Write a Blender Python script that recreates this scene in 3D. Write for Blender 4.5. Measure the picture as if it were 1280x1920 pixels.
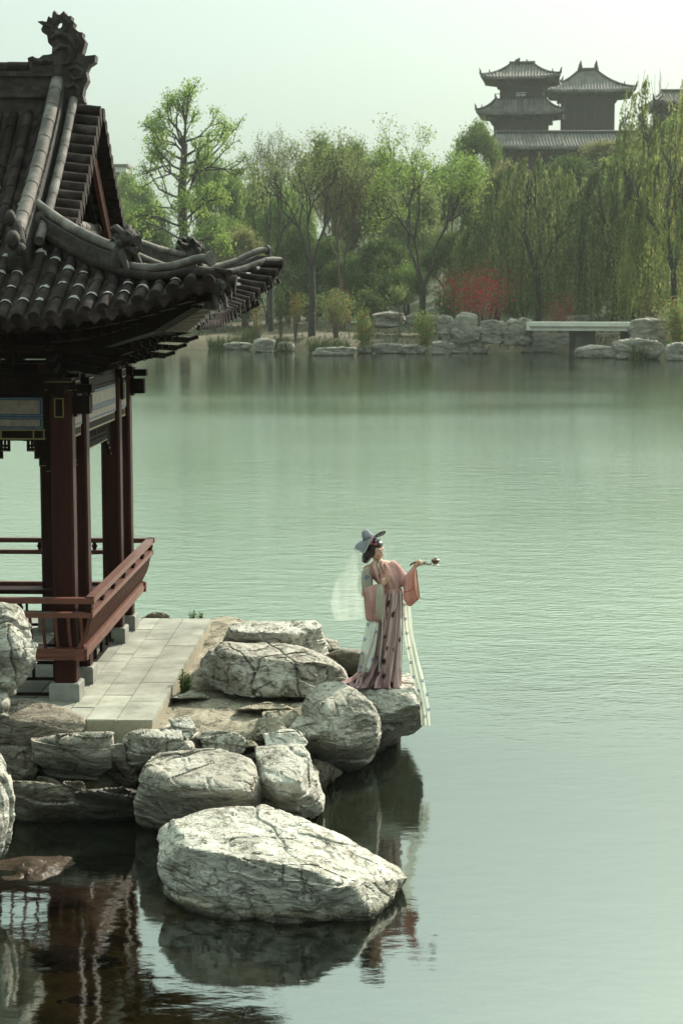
import bpy, bmesh, math, random
import numpy as np
from mathutils import Vector, Matrix

R = math.radians
C = bpy.context.scene
COL = C.collection
for o in list(bpy.data.objects):
    bpy.data.objects.remove(o)

# ------------------------------------------------------------------ camera
FPX = 3400.0                       # focal length in photo pixels (photo 1280 x 1920)
PITCH = R(6.71)
CAMZ = 4.94
cam_d = bpy.data.cameras.new('camera')
cam = bpy.data.objects.new('camera', cam_d)
COL.objects.link(cam)
cam.location = (0, 0, CAMZ)
cam.rotation_euler = (R(90) - PITCH, 0, 0)
cam_d.sensor_fit = 'HORIZONTAL'
cam_d.sensor_width = 24.0
cam_d.lens = 24.0 * FPX / 1280.0
cam_d.clip_start = 0.1
cam_d.clip_end = 3000
cam_d.dof.use_dof = True
cam_d.dof.focus_distance = 19.6
cam_d.dof.aperture_fstop = 5.0
C.camera = cam
C.render.resolution_x, C.render.resolution_y = 682, 1024

# ------------------------------------------------------------------ world, sun, exposure
SUN_EL, SUN_AZ = R(33), R(36)      # azimuth measured from +Y (view direction) towards +X
w = bpy.data.worlds.new('World'); C.world = w; w.use_nodes = True
nt = w.node_tree; nt.nodes.clear()
out = nt.nodes.new('ShaderNodeOutputWorld'); bg = nt.nodes.new('ShaderNodeBackground')
sky = nt.nodes.new('ShaderNodeTexSky'); sky.sky_type = 'NISHITA'; sky.sun_disc = False
sky.sun_elevation = SUN_EL; sky.sun_rotation = SUN_AZ
sky.air_density = 1.0; sky.dust_density = 5.0; sky.ozone_density = 1.0; sky.altitude = 300
mixs = nt.nodes.new('ShaderNodeMix'); mixs.data_type = 'RGBA'
mixs.inputs[0].default_value = 0.86                      # thin overcast veil over the clear sky
nt.links.new(sky.outputs[0], mixs.inputs[6])
mixs.inputs[7].default_value = (3.02, 3.8, 3.27, 1)
# the veil glows around the sun behind it
tc = nt.nodes.new('ShaderNodeTexCoord'); dt = nt.nodes.new('ShaderNodeVectorMath'); dt.operation = 'DOT_PRODUCT'
dt.inputs[1].default_value = (math.sin(SUN_AZ) * math.cos(SUN_EL), math.cos(SUN_AZ) * math.cos(SUN_EL), math.sin(SUN_EL))
nt.links.new(tc.outputs['Generated'], dt.inputs[0])
mxm = nt.nodes.new('ShaderNodeMath'); mxm.operation = 'MAXIMUM'; mxm.inputs[1].default_value = 0; nt.links.new(dt.outputs['Value'], mxm.inputs[0])
pw = nt.nodes.new('ShaderNodeMath'); pw.operation = 'POWER'; pw.inputs[1].default_value = 6; nt.links.new(mxm.outputs[0], pw.inputs[0])
ma = nt.nodes.new('ShaderNodeMath'); ma.operation = 'MULTIPLY_ADD'; ma.inputs[1].default_value = .55; ma.inputs[2].default_value = 1.0; nt.links.new(pw.outputs[0], ma.inputs[0])
sc_ = nt.nodes.new('ShaderNodeVectorMath'); sc_.operation = 'SCALE'; nt.links.new(mixs.outputs[2], sc_.inputs[0]); nt.links.new(ma.outputs[0], sc_.inputs['Scale'])
# overcast veil: brighter overhead than at the horizon
sz = nt.nodes.new('ShaderNodeSeparateXYZ'); nt.links.new(tc.outputs['Generated'], sz.inputs[0])
zc = nt.nodes.new('ShaderNodeMath'); zc.operation = 'MAXIMUM'; zc.inputs[1].default_value = 0; nt.links.new(sz.outputs[2], zc.inputs[0])
zm = nt.nodes.new('ShaderNodeMath'); zm.operation = 'MULTIPLY_ADD'; zm.inputs[1].default_value = 2.9; zm.inputs[2].default_value = 1.0; nt.links.new(zc.outputs[0], zm.inputs[0])
sc2 = nt.nodes.new('ShaderNodeVectorMath'); sc2.operation = 'SCALE'; nt.links.new(sc_.outputs[0], sc2.inputs[0]); nt.links.new(zm.outputs[0], sc2.inputs['Scale'])
nt.links.new(sc2.outputs[0], bg.inputs[0]); bg.inputs[1].default_value = 0.085
nt.links.new(bg.outputs[0], out.inputs[0])
sun_d = bpy.data.lights.new('sun', 'SUN'); sun_d.energy = 5.0; sun_d.angle = R(0.6)
sun_d.color = (1.0, 0.91, 0.76)
sun = bpy.data.objects.new('sun', sun_d); COL.objects.link(sun)
tosun = Vector((math.sin(SUN_AZ) * math.cos(SUN_EL), math.cos(SUN_AZ) * math.cos(SUN_EL), math.sin(SUN_EL)))
sun.rotation_euler = tosun.to_track_quat('Z', 'Y').to_euler()
sun.location = (30, 30, 60)
C.view_settings.view_transform = 'Standard'; C.view_settings.look = 'None'
C.view_settings.exposure = 0.72; C.view_settings.gamma = 1.0; C.view_settings.use_curve_mapping = False
C.cycles.max_bounces = 8; C.cycles.transparent_max_bounces = 12; C.cycles.volume_bounces = 0
C.cycles.caustics_reflective = False; C.cycles.caustics_refractive = False
C.cycles.sample_clamp_indirect = 6

# ------------------------------------------------------------------ helpers
def P(u, v, z=None, y=None):
    """A point seen at photo pixel (u, v), at height z above the water or at distance y."""
    a, b = (u - 640) / FPX, (960 - v) / FPX
    c, s = math.cos(PITCH), math.sin(PITCH)
    d = Vector((a, c + b * s, -s + b * c))
    t = (z - CAMZ) / d.z if y is None else y / d.y
    return Vector((0, 0, CAMZ)) + d * t

def PXM(y, z=1.0):                 # photo pixels per metre at a distance
    return FPX / (y * math.cos(PITCH) + (CAMZ - z) * math.sin(PITCH))

def _hash(i, seed):
    h = (i[..., 0] * 374761393 + i[..., 1] * 668265263 + i[..., 2] * 2147483647 + seed * 1013904223) & 0xffffffff
    h = ((h ^ (h >> 13)) * 1274126177) & 0xffffffff
    h = ((h ^ (h >> 15)) * 2246822519) & 0xffffffff
    return ((h ^ (h >> 16)) & 0xffffff) / float(0xffffff)

def vnoise(p, seed=0):
    p = np.asarray(p, dtype=np.float64)
    i = np.floor(p).astype(np.int64); f = p - i; u = f * f * (3 - 2 * f)
    r = 0
    for dx in (0, 1):
        for dy in (0, 1):
            for dz in (0, 1):
                wt = (u[..., 0] if dx else 1 - u[..., 0]) * (u[..., 1] if dy else 1 - u[..., 1]) * (u[..., 2] if dz else 1 - u[..., 2])
                r = r + wt * _hash(i + np.array([dx, dy, dz]), seed)
    return r

def fbm(p, oct=4, seed=0, gain=.5):
    a, s, t = 1.0, 0, 0
    p = np.asarray(p, dtype=np.float64)
    for k in range(oct):
        s = s + a * vnoise(p * 2 ** k + 17.3 * k, seed + k); t += a; a *= gain
    return s / t

def tag(o, label=None, cat=None, group=None, kind=None):
    if label: o['label'] = label
    if cat: o['category'] = cat
    if group: o['group'] = group
    if kind: o['kind'] = kind
    return o

def thing(name, label, cat, loc=(0, 0, 0), rotz=0, group=None):
    o = bpy.data.objects.new(name, None); COL.objects.link(o)
    o.empty_display_size = .2
    o.location = loc; o.rotation_euler = (0, 0, rotz)
    return tag(o, label, cat, group)

def mesh_obj(name, V, F, m, parent=None, smooth=False, loc=None):
    me = bpy.data.meshes.new(name)
    V = np.asarray(V, dtype=np.float64).reshape(-1, 3)
    if loc is not None: V = V - np.array(loc)
    if isinstance(F, np.ndarray):
        n, k = F.shape
        me.vertices.add(len(V)); me.vertices.foreach_set('co', V.ravel())
        me.loops.add(n * k); me.loops.foreach_set('vertex_index', F.ravel().astype(np.int32))
        me.polygons.add(n)
        me.polygons.foreach_set('loop_start', np.arange(0, n * k, k, dtype=np.int32))
        me.update(calc_edges=True); me.validate()
    else:
        me.from_pydata(V.tolist(), [], F); me.update()
    if m is not None: me.materials.append(m)
    if smooth: me.polygons.foreach_set('use_smooth', np.ones(len(me.polygons), dtype=bool))
    o = bpy.data.objects.new(name, me); COL.objects.link(o)
    if loc is not None: o.location = loc
    if parent is not None: o.parent = parent
    return o

class MB:
    """Collects simple solids and links them as ONE mesh object."""
    def __init__(s): s.v = []; s.f = []
    def add(s, V, F):
        n = len(s.v); s.v += [tuple(p) for p in V]; s.f += [tuple(i + n for i in f) for f in F]; return s
    def hexa(s, p):               # 8 corners: bottom 4 ccw, top 4 ccw
        return s.add(p, [(3, 2, 1, 0), (4, 5, 6, 7), (0, 1, 5, 4), (1, 2, 6, 5), (2, 3, 7, 6), (3, 0, 4, 7)])
    def box(s, x0, x1, y0, y1, z0, z1, ch=0):
        if ch:                     # vertical edges chamfered
            c = ch
            o = [(x0 + c, y0), (x1 - c, y0), (x1, y0 + c), (x1, y1 - c), (x1 - c, y1), (x0 + c, y1), (x0, y1 - c), (x0, y0 + c)]
            return s.prism(o, z0, z1)
        return s.hexa([(x0, y0, z0), (x1, y0, z0), (x1, y1, z0), (x0, y1, z0), (x0, y0, z1), (x1, y0, z1), (x1, y1, z1), (x0, y1, z1)])
    def bevbox(s, x0, x1, y0, y1, z0, z1, b=.01):   # softened top edges
        return s.loft([[(x0, y0, z0), (x1, y0, z0), (x1, y1, z0), (x0, y1, z0)],
                       [(x0, y0, z1 - b), (x1, y0, z1 - b), (x1, y1, z1 - b), (x0, y1, z1 - b)],
                       [(x0 + b, y0 + b, z1), (x1 - b, y0 + b, z1), (x1 - b, y1 - b, z1), (x0 + b, y1 - b, z1)]])
    def prism(s, outline, z0, z1):
        n = len(outline)
        V = [(x, y, z0) for x, y in outline] + [(x, y, z1) for x, y in outline]
        F = [tuple(range(n - 1, -1, -1)), tuple(range(n, 2 * n))] + [(i, (i + 1) % n, n + (i + 1) % n, n + i) for i in range(n)]
        return s.add(V, F)
    def loft(s, rings, cap=True, closed=True):
        n = len(rings[0]); V = [p for r in rings for p in r]; F = []
        for k in range(len(rings) - 1):
            for i in range(n if closed else n - 1):
                j = (i + 1) % n
                F.append((k * n + i, k * n + j, (k + 1) * n + j, (k + 1) * n + i))
        if cap and closed:
            F.append(tuple(range(n - 1, -1, -1))); F.append(tuple((len(rings) - 1) * n + i for i in range(n)))
        return s.add(V, F)
    def bar(s, a, b, wd, ht, up=(0, 0, 1)):          # rectangular bar from a to b
        a, b = Vector(a), Vector(b); d = (b - a).normalized()
        x = d.cross(Vector(up)); x = x.normalized() if x.length > 1e-6 else Vector((1, 0, 0))
        y = x.cross(d).normalized(); x *= wd / 2; y *= ht / 2
        return s.loft([[tuple(q) for q in (p - x - y, p + x - y, p + x + y, p - x + y)] for p in (a, b)])
    def tube(s, pts, rad, n=8, cap=True):
        pts = [Vector(p) for p in pts]
        if not hasattr(rad, '__len__'): rad = [rad] * len(pts)
        rings = []; x = None
        for k, p in enumerate(pts):
            d = (pts[min(k + 1, len(pts) - 1)] - pts[max(k - 1, 0)])
            d = d.normalized() if d.length > 1e-9 else Vector((0, 0, 1))
            if x is None:
                x = d.cross(Vector((0, 0, 1)))
                if x.length < 1e-3: x = d.cross(Vector((0, 1, 0)))
            x = (x - d * x.dot(d)).normalized(); y = d.cross(x)
            rings.append([tuple(p + (x * math.cos(t) + y * math.sin(t)) * rad[k]) for t in [2 * math.pi * i / n for i in range(n)]])
        return s.loft(rings, cap)
    def extrude(s, outline, fn, d0, d1):            # outline in a plane, fn(a, b, d) -> xyz
        n = len(outline)
        V = [fn(a, b, d0) for a, b in outline] + [fn(a, b, d1) for a, b in outline]
        F = [tuple(range(n)), tuple(range(2 * n - 1, n - 1, -1))] + [(i, n + i, n + (i + 1) % n, (i + 1) % n) for i in range(n)]
        return s.add(V, F)
    def ball(s, c, r, nu=8, nv=6):
        if not hasattr(r, '__len__'): r = (r, r, r)
        rings = []
        for k in range(nv + 1):
            t = math.pi * k / nv
            rr = max(math.sin(t), .02)
            rings.append([(c[0] + r[0] * rr * math.cos(a), c[1] + r[1] * rr * math.sin(a), c[2] - r[2] * math.cos(t)) for a in [2 * math.pi * i / nu for i in range(nu)]])
        return s.loft(rings)
    def build(s, name, m, parent=None, smooth=False, loc=None):
        return mesh_obj(name, s.v, s.f, m, parent, smooth, loc)

def autosmooth(o, deg=35):
    me = o.data
    me.polygons.foreach_set('use_smooth', np.ones(len(me.polygons), dtype=bool))
    me.set_sharp_from_angle(angle=R(deg))
    return o

# ------------------------------------------------------------------ materials
def newmat(name):
    m = bpy.data.materials.new(name); m.use_nodes = True
    n = m.node_tree; n.nodes.clear()
    o = n.nodes.new('ShaderNodeOutputMaterial')
    return m, n, o

def nd(n, t, **kw):
    x = n.nodes.new(t)
    for k, v in kw.items():
        if k.startswith('i_'): x.inputs[k[2:].replace('_', ' ')].default_value = v
        else: setattr(x, k, v)
    return x

def ramp(n, src, stops):
    r = n.nodes.new('ShaderNodeValToRGB')
    e = r.color_ramp.elements
    while len(e) < len(stops): e.new(.5)
    for k, (p, c) in enumerate(stops):
        e[k].position = p; e[k].color = (*c, 1) if len(c) == 3 else c
    n.links.new(src, r.inputs[0])
    return r

def coords(n, scale=(1, 1, 1), kind='Object'):
    if kind == 'World':
        t = n.nodes.new('ShaderNodeNewGeometry').outputs['Position']
    else:
        t = n.nodes.new('ShaderNodeTexCoord').outputs[kind]
    mp = n.nodes.new('ShaderNodeMapping'); mp.inputs['Scale'].default_value = scale
    n.links.new(t, mp.inputs[0])
    return mp.outputs[0]

def surf(name, c1, c2, c3=None, scale=6, stretch=(1, 1, 1), rough=.7, bump=.2, bscale=30, spec=.4, island=0, detail=6, space='Object', bdist=.02):
    """Surface with mottled colour, optional per-piece variation and a fine relief."""
    m, n, o = newmat(name)
    b = nd(n, 'ShaderNodeBsdfPrincipled'); b.inputs['Roughness'].default_value = rough
    b.inputs['Specular IOR Level'].default_value = spec
    co = coords(n, stretch, space)
    t = nd(n, 'ShaderNodeTexNoise', i_Scale=scale, i_Detail=detail, i_Roughness=.62); n.links.new(co, t.inputs[0])
    st = [(.3, c1), (.7, c2)] if c3 is None else [(.28, c1), (.5, c2), (.75, c3)]
    rp = ramp(n, t.outputs[0], st)
    colr = rp.outputs[0]
    if island:
        g = nd(n, 'ShaderNodeNewGeometry')
        hs = nd(n, 'ShaderNodeHueSaturation')
        mr = nd(n, 'ShaderNodeMapRange'); mr.inputs[3].default_value = 1 - island; mr.inputs[4].default_value = 1 + island
        n.links.new(g.outputs['Random Per Island'], mr.inputs[0]); n.links.new(mr.outputs[0], hs.inputs['Value'])
        n.links.new(colr, hs.inputs['Color']); colr = hs.outputs[0]
    n.links.new(colr, b.inputs['Base Color'])
    if bump:
        t2 = nd(n, 'ShaderNodeTexNoise', i_Scale=bscale, i_Detail=5.0, i_Roughness=.6); n.links.new(co, t2.inputs[0])
        bp = nd(n, 'ShaderNodeBump'); bp.inputs['Strength'].default_value = bump; bp.inputs['Distance'].default_value = bdist
        n.links.new(t2.outputs[0], bp.inputs['Height']); n.links.new(bp.outputs[0], b.inputs['Normal'])
    n.links.new(b.outputs[0], o.inputs[0])
    return m

def leafmat(name, c1, c2, trans=.45):
    m, n, o = newmat(name)
    g = nd(n, 'ShaderNodeNewGeometry')
    rp = ramp(n, g.outputs['Random Per Island'], [(0, c1), (1, c2)])
    oi = nd(n, 'ShaderNodeObjectInfo')
    mr = nd(n, 'ShaderNodeMapRange'); mr.inputs[3].default_value = .8; mr.inputs[4].default_value = 1.2
    n.links.new(oi.outputs['Random'], mr.inputs[0])
    hs = nd(n, 'ShaderNodeHueSaturation'); n.links.new(rp.outputs[0], hs.inputs['Color']); n.links.new(mr.outputs[0], hs.inputs['Value'])
    d = nd(n, 'ShaderNodeBsdfDiffuse'); t = nd(n, 'ShaderNodeBsdfTranslucent'); mx = nd(n, 'ShaderNodeMixShader')
    mx.inputs[0].default_value = trans
    n.links.new(hs.outputs[0], d.inputs[0]); n.links.new(hs.outputs[0], t.inputs[0])
    n.links.new(d.outputs[0], mx.inputs[1]); n.links.new(t.outputs[0], mx.inputs[2]); n.links.new(mx.outputs[0], o.inputs[0])
    return m

def cloth(name, c1, c2, trans=.25, alpha=1.0, scale=25, stretch=(1, 1, 1)):
    """Woven cloth: diffuse with some light passing through, optionally sheer."""
    m, n, o = newmat(name)
    t = nd(n, 'ShaderNodeTexNoise', i_Scale=scale, i_Detail=4.0); n.links.new(coords(n, stretch), t.inputs[0])
    rp = ramp(n, t.outputs[0], [(.35, c1), (.65, c2)])
    d = nd(n, 'ShaderNodeBsdfDiffuse'); tr = nd(n, 'ShaderNodeBsdfTranslucent'); mx = nd(n, 'ShaderNodeMixShader'); mx.inputs[0].default_value = trans
    n.links.new(rp.outputs[0], d.inputs[0]); n.links.new(rp.outputs[0], tr.inputs[0])
    n.links.new(d.outputs[0], mx.inputs[1]); n.links.new(tr.outputs[0], mx.inputs[2])
    if alpha < 1:
        tp = nd(n, 'ShaderNodeBsdfTransparent'); m2 = nd(n, 'ShaderNodeMixShader'); m2.inputs[0].default_value = alpha
        n.links.new(tp.outputs[0], m2.inputs[1]); n.links.new(mx.outputs[0], m2.inputs[2]); n.links.new(m2.outputs[0], o.inputs[0])
    else:
        n.links.new(mx.outputs[0], o.inputs[0])
    return m

def rockmat(name, light, mid, dark, layer=(1.2, 1.2, 7), bump=.85, crack=.18, wet=0):
    """Limestone: layered tone, lichen blotches, a net of cracks, wet dark foot at the water line."""
    m, n, o = newmat(name)
    b = nd(n, 'ShaderNodeBsdfPrincipled'); b.inputs['Roughness'].default_value = .85; b.inputs['Specular IOR Level'].default_value = .25
    co = coords(n, (1, 1, 1), 'World')
    wob = nd(n, 'ShaderNodeTexNoise', i_Scale=1.6, i_Detail=3.0); n.links.new(co, wob.inputs[0])
    add = nd(n, 'ShaderNodeVectorMath', operation='MULTIPLY_ADD'); add.inputs[1].default_value = (.5, .5, .5)
    n.links.new(wob.outputs['Color'], add.inputs[0]); n.links.new(co, add.inputs[2])
    mp = nd(n, 'ShaderNodeMapping'); mp.inputs['Scale'].default_value = layer; mp.inputs['Rotation'].default_value = (.12, .1, 0)
    n.links.new(add.outputs[0], mp.inputs[0])
    lay = nd(n, 'ShaderNodeTexNoise', i_Scale=2.2, i_Detail=7.0, i_Roughness=.68); n.links.new(mp.outputs[0], lay.inputs[0])
    rp = ramp(n, lay.outputs[0], [(.30, dark), (.43, mid), (.58, light), (.8, tuple(min(1, c * 1.12) for c in light))])
    blo = nd(n, 'ShaderNodeTexNoise', i_Scale=4.5, i_Detail=8.0, i_Roughness=.7); n.links.new(co, blo.inputs[0])
    rb = ramp(n, blo.outputs[0], [(.36, (.30, .29, .26)), (.52, (1, 1, 1))])
    mu = nd(n, 'ShaderNodeMix', data_type='RGBA', blend_type='MULTIPLY'); mu.inputs[0].default_value = .5
    n.links.new(rp.outputs[0], mu.inputs[6]); n.links.new(rb.outputs[0], mu.inputs[7])
    # cracks
    vo = nd(n, 'ShaderNodeTexVoronoi', feature='DISTANCE_TO_EDGE', i_Scale=2.1)
    mp2 = nd(n, 'ShaderNodeMapping'); mp2.inputs['Scale'].default_value = (1.5, 1.5, .55)
    wo2 = nd(n, 'ShaderNodeTexNoise', i_Scale=5.0, i_Detail=4.0); n.links.new(co, wo2.inputs[0])
    ad2 = nd(n, 'ShaderNodeVectorMath', operation='MULTIPLY_ADD'); ad2.inputs[1].default_value = (.35, .35, .35)
    n.links.new(wo2.outputs['Color'], ad2.inputs[0]); n.links.new(co, ad2.inputs[2]); n.links.new(ad2.outputs[0], mp2.inputs[0]); n.links.new(mp2.outputs[0], vo.inputs['Vector'])
    cr = ramp(n, vo.outputs['Distance'], [(.0, (0, 0, 0)), (.018, (1, 1, 1))])
    gate = nd(n, 'ShaderNodeTexNoise', i_Scale=1.9, i_Detail=2.0); n.links.new(co, gate.inputs[0])
    gr = ramp(n, gate.outputs[0], [(.52, (0, 0, 0)), (.58, (1, 1, 1))])
    inv = nd(n, 'ShaderNodeMix', data_type='RGBA'); inv.inputs[7].default_value = (1, 1, 1, 1)
    n.links.new(gr.outputs[0], inv.inputs[0]); n.links.new(cr.outputs[0], inv.inputs[6])
    mc = nd(n, 'ShaderNodeMix', data_type='RGBA', blend_type='MULTIPLY'); mc.inputs[0].default_value = crack
    n.links.new(mu.outputs[2], mc.inputs[6]); n.links.new(inv.outputs[2], mc.inputs[7])
    pit = nd(n, 'ShaderNodeTexNoise', i_Scale=13.0, i_Detail=6.0, i_Roughness=.75); n.links.new(co, pit.inputs[0])
    rpit = ramp(n, pit.outputs[0], [(.34, (.22, .20, .17)), (.43, (1, 1, 1))])
    mps = nd(n, 'ShaderNodeMapping'); mps.inputs['Scale'].default_value = (2.2, 2.2, 17); mps.inputs['Rotation'].default_value = (.10, .16, 0); n.links.new(add.outputs[0], mps.inputs[0])
    bed_ = nd(n, 'ShaderNodeTexNoise', i_Scale=1.6, i_Detail=4.0, i_Roughness=.6); n.links.new(mps.outputs[0], bed_.inputs[0])
    rbed = ramp(n, bed_.outputs[0], [(.35, (.28, .25, .20)), (.42, (1, 1, 1))])
    mp_ = nd(n, 'ShaderNodeMix', data_type='RGBA', blend_type='MULTIPLY'); mp_.inputs[0].default_value = 1; n.links.new(rpit.outputs[0], mp_.inputs[6]); n.links.new(rbed.outputs[0], mp_.inputs[7])
    mcc = nd(n, 'ShaderNodeMix', data_type='RGBA', blend_type='MULTIPLY'); mcc.inputs[0].default_value = .75; n.links.new(mc.outputs[2], mcc.inputs[6]); n.links.new(mp_.outputs[2], mcc.inputs[7]); mc = mcc
    # damp, algae-dark foot at the water line
    sx = nd(n, 'ShaderNodeSeparateXYZ'); n.links.new(coords(n, (1, 1, 1), 'World'), sx.inputs[0])
    ms = nd(n, 'ShaderNodeMath', operation='MULTIPLY_ADD'); ms.inputs[1].default_value = .16; n.links.new(blo.outputs[0], ms.inputs[0]); n.links.new(sx.outputs[2], ms.inputs[2])
    m3 = nd(n, 'ShaderNodeMath', operation='ADD'); m3.inputs[1].default_value = .08; n.links.new(ms.outputs[0], m3.inputs[0]); ms = m3
    rw = ramp(n, ms.outputs[0], [(.0, (.10, .09, .07)), (.05, (.55, .52, .45)), (.16, (1, 1, 1))])
    mw = nd(n, 'ShaderNodeMix', data_type='RGBA', blend_type='MULTIPLY'); mw.inputs[0].default_value = .9
    n.links.new(mc.outputs[2], mw.inputs[6]); n.links.new(rw.outputs[0], mw.inputs[7])
    n.links.new(mw.outputs[2], b.inputs['Base Color'])
    # relief
    fine = nd(n, 'ShaderNodeTexNoise', i_Scale=22.0, i_Detail=8.0, i_Roughness=.7); n.links.new(co, fine.inputs[0])
    h1 = nd(n, 'ShaderNodeMath', operation='MULTIPLY_ADD'); h1.inputs[1].default_value = 1.6; n.links.new(lay.outputs[0], h1.inputs[0]); n.links.new(fine.outputs[0], h1.inputs[2])
    h2 = nd(n, 'ShaderNodeMath', operation='MULTIPLY_ADD'); h2.inputs[1].default_value = .45
    n.links.new(inv.outputs[2], h2.inputs[0]); n.links.new(h1.outputs[0], h2.inputs[2])
    h3 = nd(n, 'ShaderNodeMath', operation='MULTIPLY_ADD'); h3.inputs[1].default_value = .8; n.links.new(mp_.outputs[2], h3.inputs[0]); n.links.new(h2.outputs[0], h3.inputs[2]); h2 = h3
    bp = nd(n, 'ShaderNodeBump'); bp.inputs['Strength'].default_value = bump; bp.inputs['Distance'].default_value = .045
    n.links.new(h2.outputs[0], bp.inputs['Height']); n.links.new(bp.outputs[0], b.inputs['Normal'])
    n.links.new(b.outputs[0], o.inputs[0])
    return m

M = {}
M['rock'] = rockmat('limestone', (.48, .455, .395), (.345, .32, .27), (.115, .103, .082))
M['rock_white'] = rockmat('pale_limestone', (.60, .585, .52), (.46, .44, .38), (.20, .185, .152), layer=(1.3, 1.3, 5), crack=.18, bump=.9)
M['rock_brown'] = rockmat('brown_limestone', (.30, .27, .215), (.185, .16, .125), (.06, .05, .038), layer=(.8, .8, 8))
M['rock_shaded'] = rockmat('shaded_limestone', (.16, .145, .125), (.09, .08, .068), (.03, .027, .024), layer=(.8, .8, 8))  # darkened limestone copy: shade put into the colour of rocks lying in it
M['stone'] = surf('plinth_stone', (.15, .15, .135), (.225, .225, .20), scale=9, rough=.85, bump=.25, bscale=60)
M['paving'] = surf('paving_slab', (.12, .122, .098), (.35, .355, .30), scale=1.7, rough=.85, detail=9, bump=.3, bscale=40, island=.22, space='World')
M['grout'] = surf('grout', (.20, .18, .13), (.28, .25, .18), scale=20, rough=.95)
M['red'] = surf('red_lacquer', (.017, .0038, .0025), (.032, .0075, .005), scale=4, stretch=(3, 3, .6), rough=.6, spec=.10, bump=.12, bscale=14)
M['red_bright'] = surf('red_lacquer_lit', (.065, .017, .010), (.125, .038, .023), scale=5, stretch=(2, 2, 2), rough=.5, bump=.15, bscale=25)  # brighter copy of the red lacquer: light on rails and gable put into colour
M['dark_wood'] = surf('dark_timber', (.004, .0020, .0016), (.010, .0055, .0045), scale=6, rough=.8, spec=.06, bump=.2)  # one near-black tone for beams, brackets, rafters and screens
M['tile'] = surf('grey_roof_tile', (.0075, .0048, .0046), (.018, .013, .012), (.056, .045, .041), scale=5, rough=.9, spec=.1, bump=.35, bscale=28, island=.28)
M['tile_pale'] = surf('pale_ridge_tile', (.034, .030, .026), (.085, .077, .068), (.19, .18, .158), scale=5, rough=.8, bump=.3, bscale=25, island=.15)  # paler tile tone for the ridge caps
M['carved'] = surf('carved_ridge_brick', (.010, .0075, .007), (.025, .0195, .018), (.060, .052, .047), scale=7, rough=.85, bump=.9, bscale=13, bdist=.04)
M['mortar'] = surf('lime_mortar', (.14, .135, .12), (.30, .29, .26), scale=30, rough=.9, bump=.4)
M['cream'] = surf('faded_cream_paint', (.10, .085, .068), (.20, .175, .14), scale=14, rough=.7, bump=.05)
M['blue'] = surf('faded_blue_paint', (.035, .06, .10), (.06, .10, .15), scale=12, rough=.7, bump=.05)
M['gold'] = surf('faded_ochre_paint', (.10, .085, .025), (.16, .13, .04), scale=12, rough=.6, bump=.05)
M['lit_rafter'] = surf('lit_rafter_white', (.30, .31, .29), (.45, .46, .43), scale=12, rough=.8, bump=.1)
M['soil'] = surf('dry_soil', (.19, .16, .115), (.27, .235, .175), (.34, .31, .24), scale=2.2, rough=.95, bump=.5, bscale=9, space='World', bdist=.05)
# ------------------------------------------------------------------ setting: lake, beds, banks
WZ = -.18                                                   # water level
ZP = .60                                                    # paving height above the water

def grid(x0, x1, y0, y1, nx, ny, zf):
    X, Y = np.meshgrid(np.linspace(x0, x1, nx), np.linspace(y0, y1, ny))
    Z = zf(X, Y)
    V = np.stack([X, Y, Z], -1).reshape(-1, 3)
    i = (np.arange(ny - 1)[:, None] * nx + np.arange(nx - 1)[None, :]).ravel()
    return V, np.stack([i, i + 1, i + nx + 1, i + nx], -1)

# water ---------------------------------------------------------------
m, n, o = newmat('lake_water')
co = coords(n, (1, 1, 1), 'World')
def wave(scale, st, det, rot=0.0):
    mp = nd(n, 'ShaderNodeMapping'); mp.inputs['Scale'].default_value = st; mp.inputs['Rotation'].default_value = (0, 0, rot)
    n.links.new(co, mp.inputs[0])
    t = nd(n, 'ShaderNodeTexNoise', i_Scale=scale, i_Detail=det, i_Roughness=.55); n.links.new(mp.outputs[0], t.inputs[0])
    return t.outputs[0]
sx = nd(n, 'ShaderNodeSeparateXYZ'); n.links.new(co, sx.inputs[0])
def mrange(src, a, b, c, d):
    r = nd(n, 'ShaderNodeMapRange', interpolation_type='SMOOTHSTEP')
    for k, q in enumerate((a, b, c, d)): r.inputs[k + 1].default_value = q
    n.links.new(src, r.inputs[0]); return r.outputs[0]
def math2(op, a, b):
    r = nd(n, 'ShaderNodeMath', operation=op)
    for k, q in enumerate((a, b)):
        if isinstance(q, (int, float)): r.inputs[k].default_value = q
        else: n.links.new(q, r.inputs[k])
    return r.outputs[0]
far = math2('MULTIPLY', mrange(sx.outputs[1], 16, 30, 0.0, 2.7), mrange(math2('ADD', sx.outputs[1], math2('MULTIPLY', wave(.035, (1, .55, 1), 3), 70)), 105, 165, 1.0, .07))               # the sheltered water by the rocks lies calmer
gust = wave(.05, (.5, 1, 1), 2)
h = math2('MULTIPLY', wave(10.5, (.55, 1.0, 1), 4, .10), .0058)
h = math2('ADD', h, math2('MULTIPLY', wave(2.6, (.5, 1.0, 1), 2, -.08), .0075))
h = math2('MULTIPLY', h, math2('MULTIPLY', math2('ADD', far, .24), mrange(gust, .35, .62, .55, 1.15)))
h = math2('ADD', h, math2('MULTIPLY', wave(3.2, (.7, 1.0, 1), 1, .3), .0028))
bp = nd(n, 'ShaderNodeBump'); bp.inputs['Strength'].default_value = 1.0; bp.inputs['Distance'].default_value = 1.0
n.links.new(h, bp.inputs['Height'])
gl = nd(n, 'ShaderNodeBsdfGlossy'); gl.inputs['Roughness'].default_value = .03; gl.inputs['Color'].default_value = (.93, 1.0, .95, 1)
n.links.new(bp.outputs[0], gl.inputs['Normal'])
df = nd(n, 'ShaderNodeBsdfDiffuse')
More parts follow.
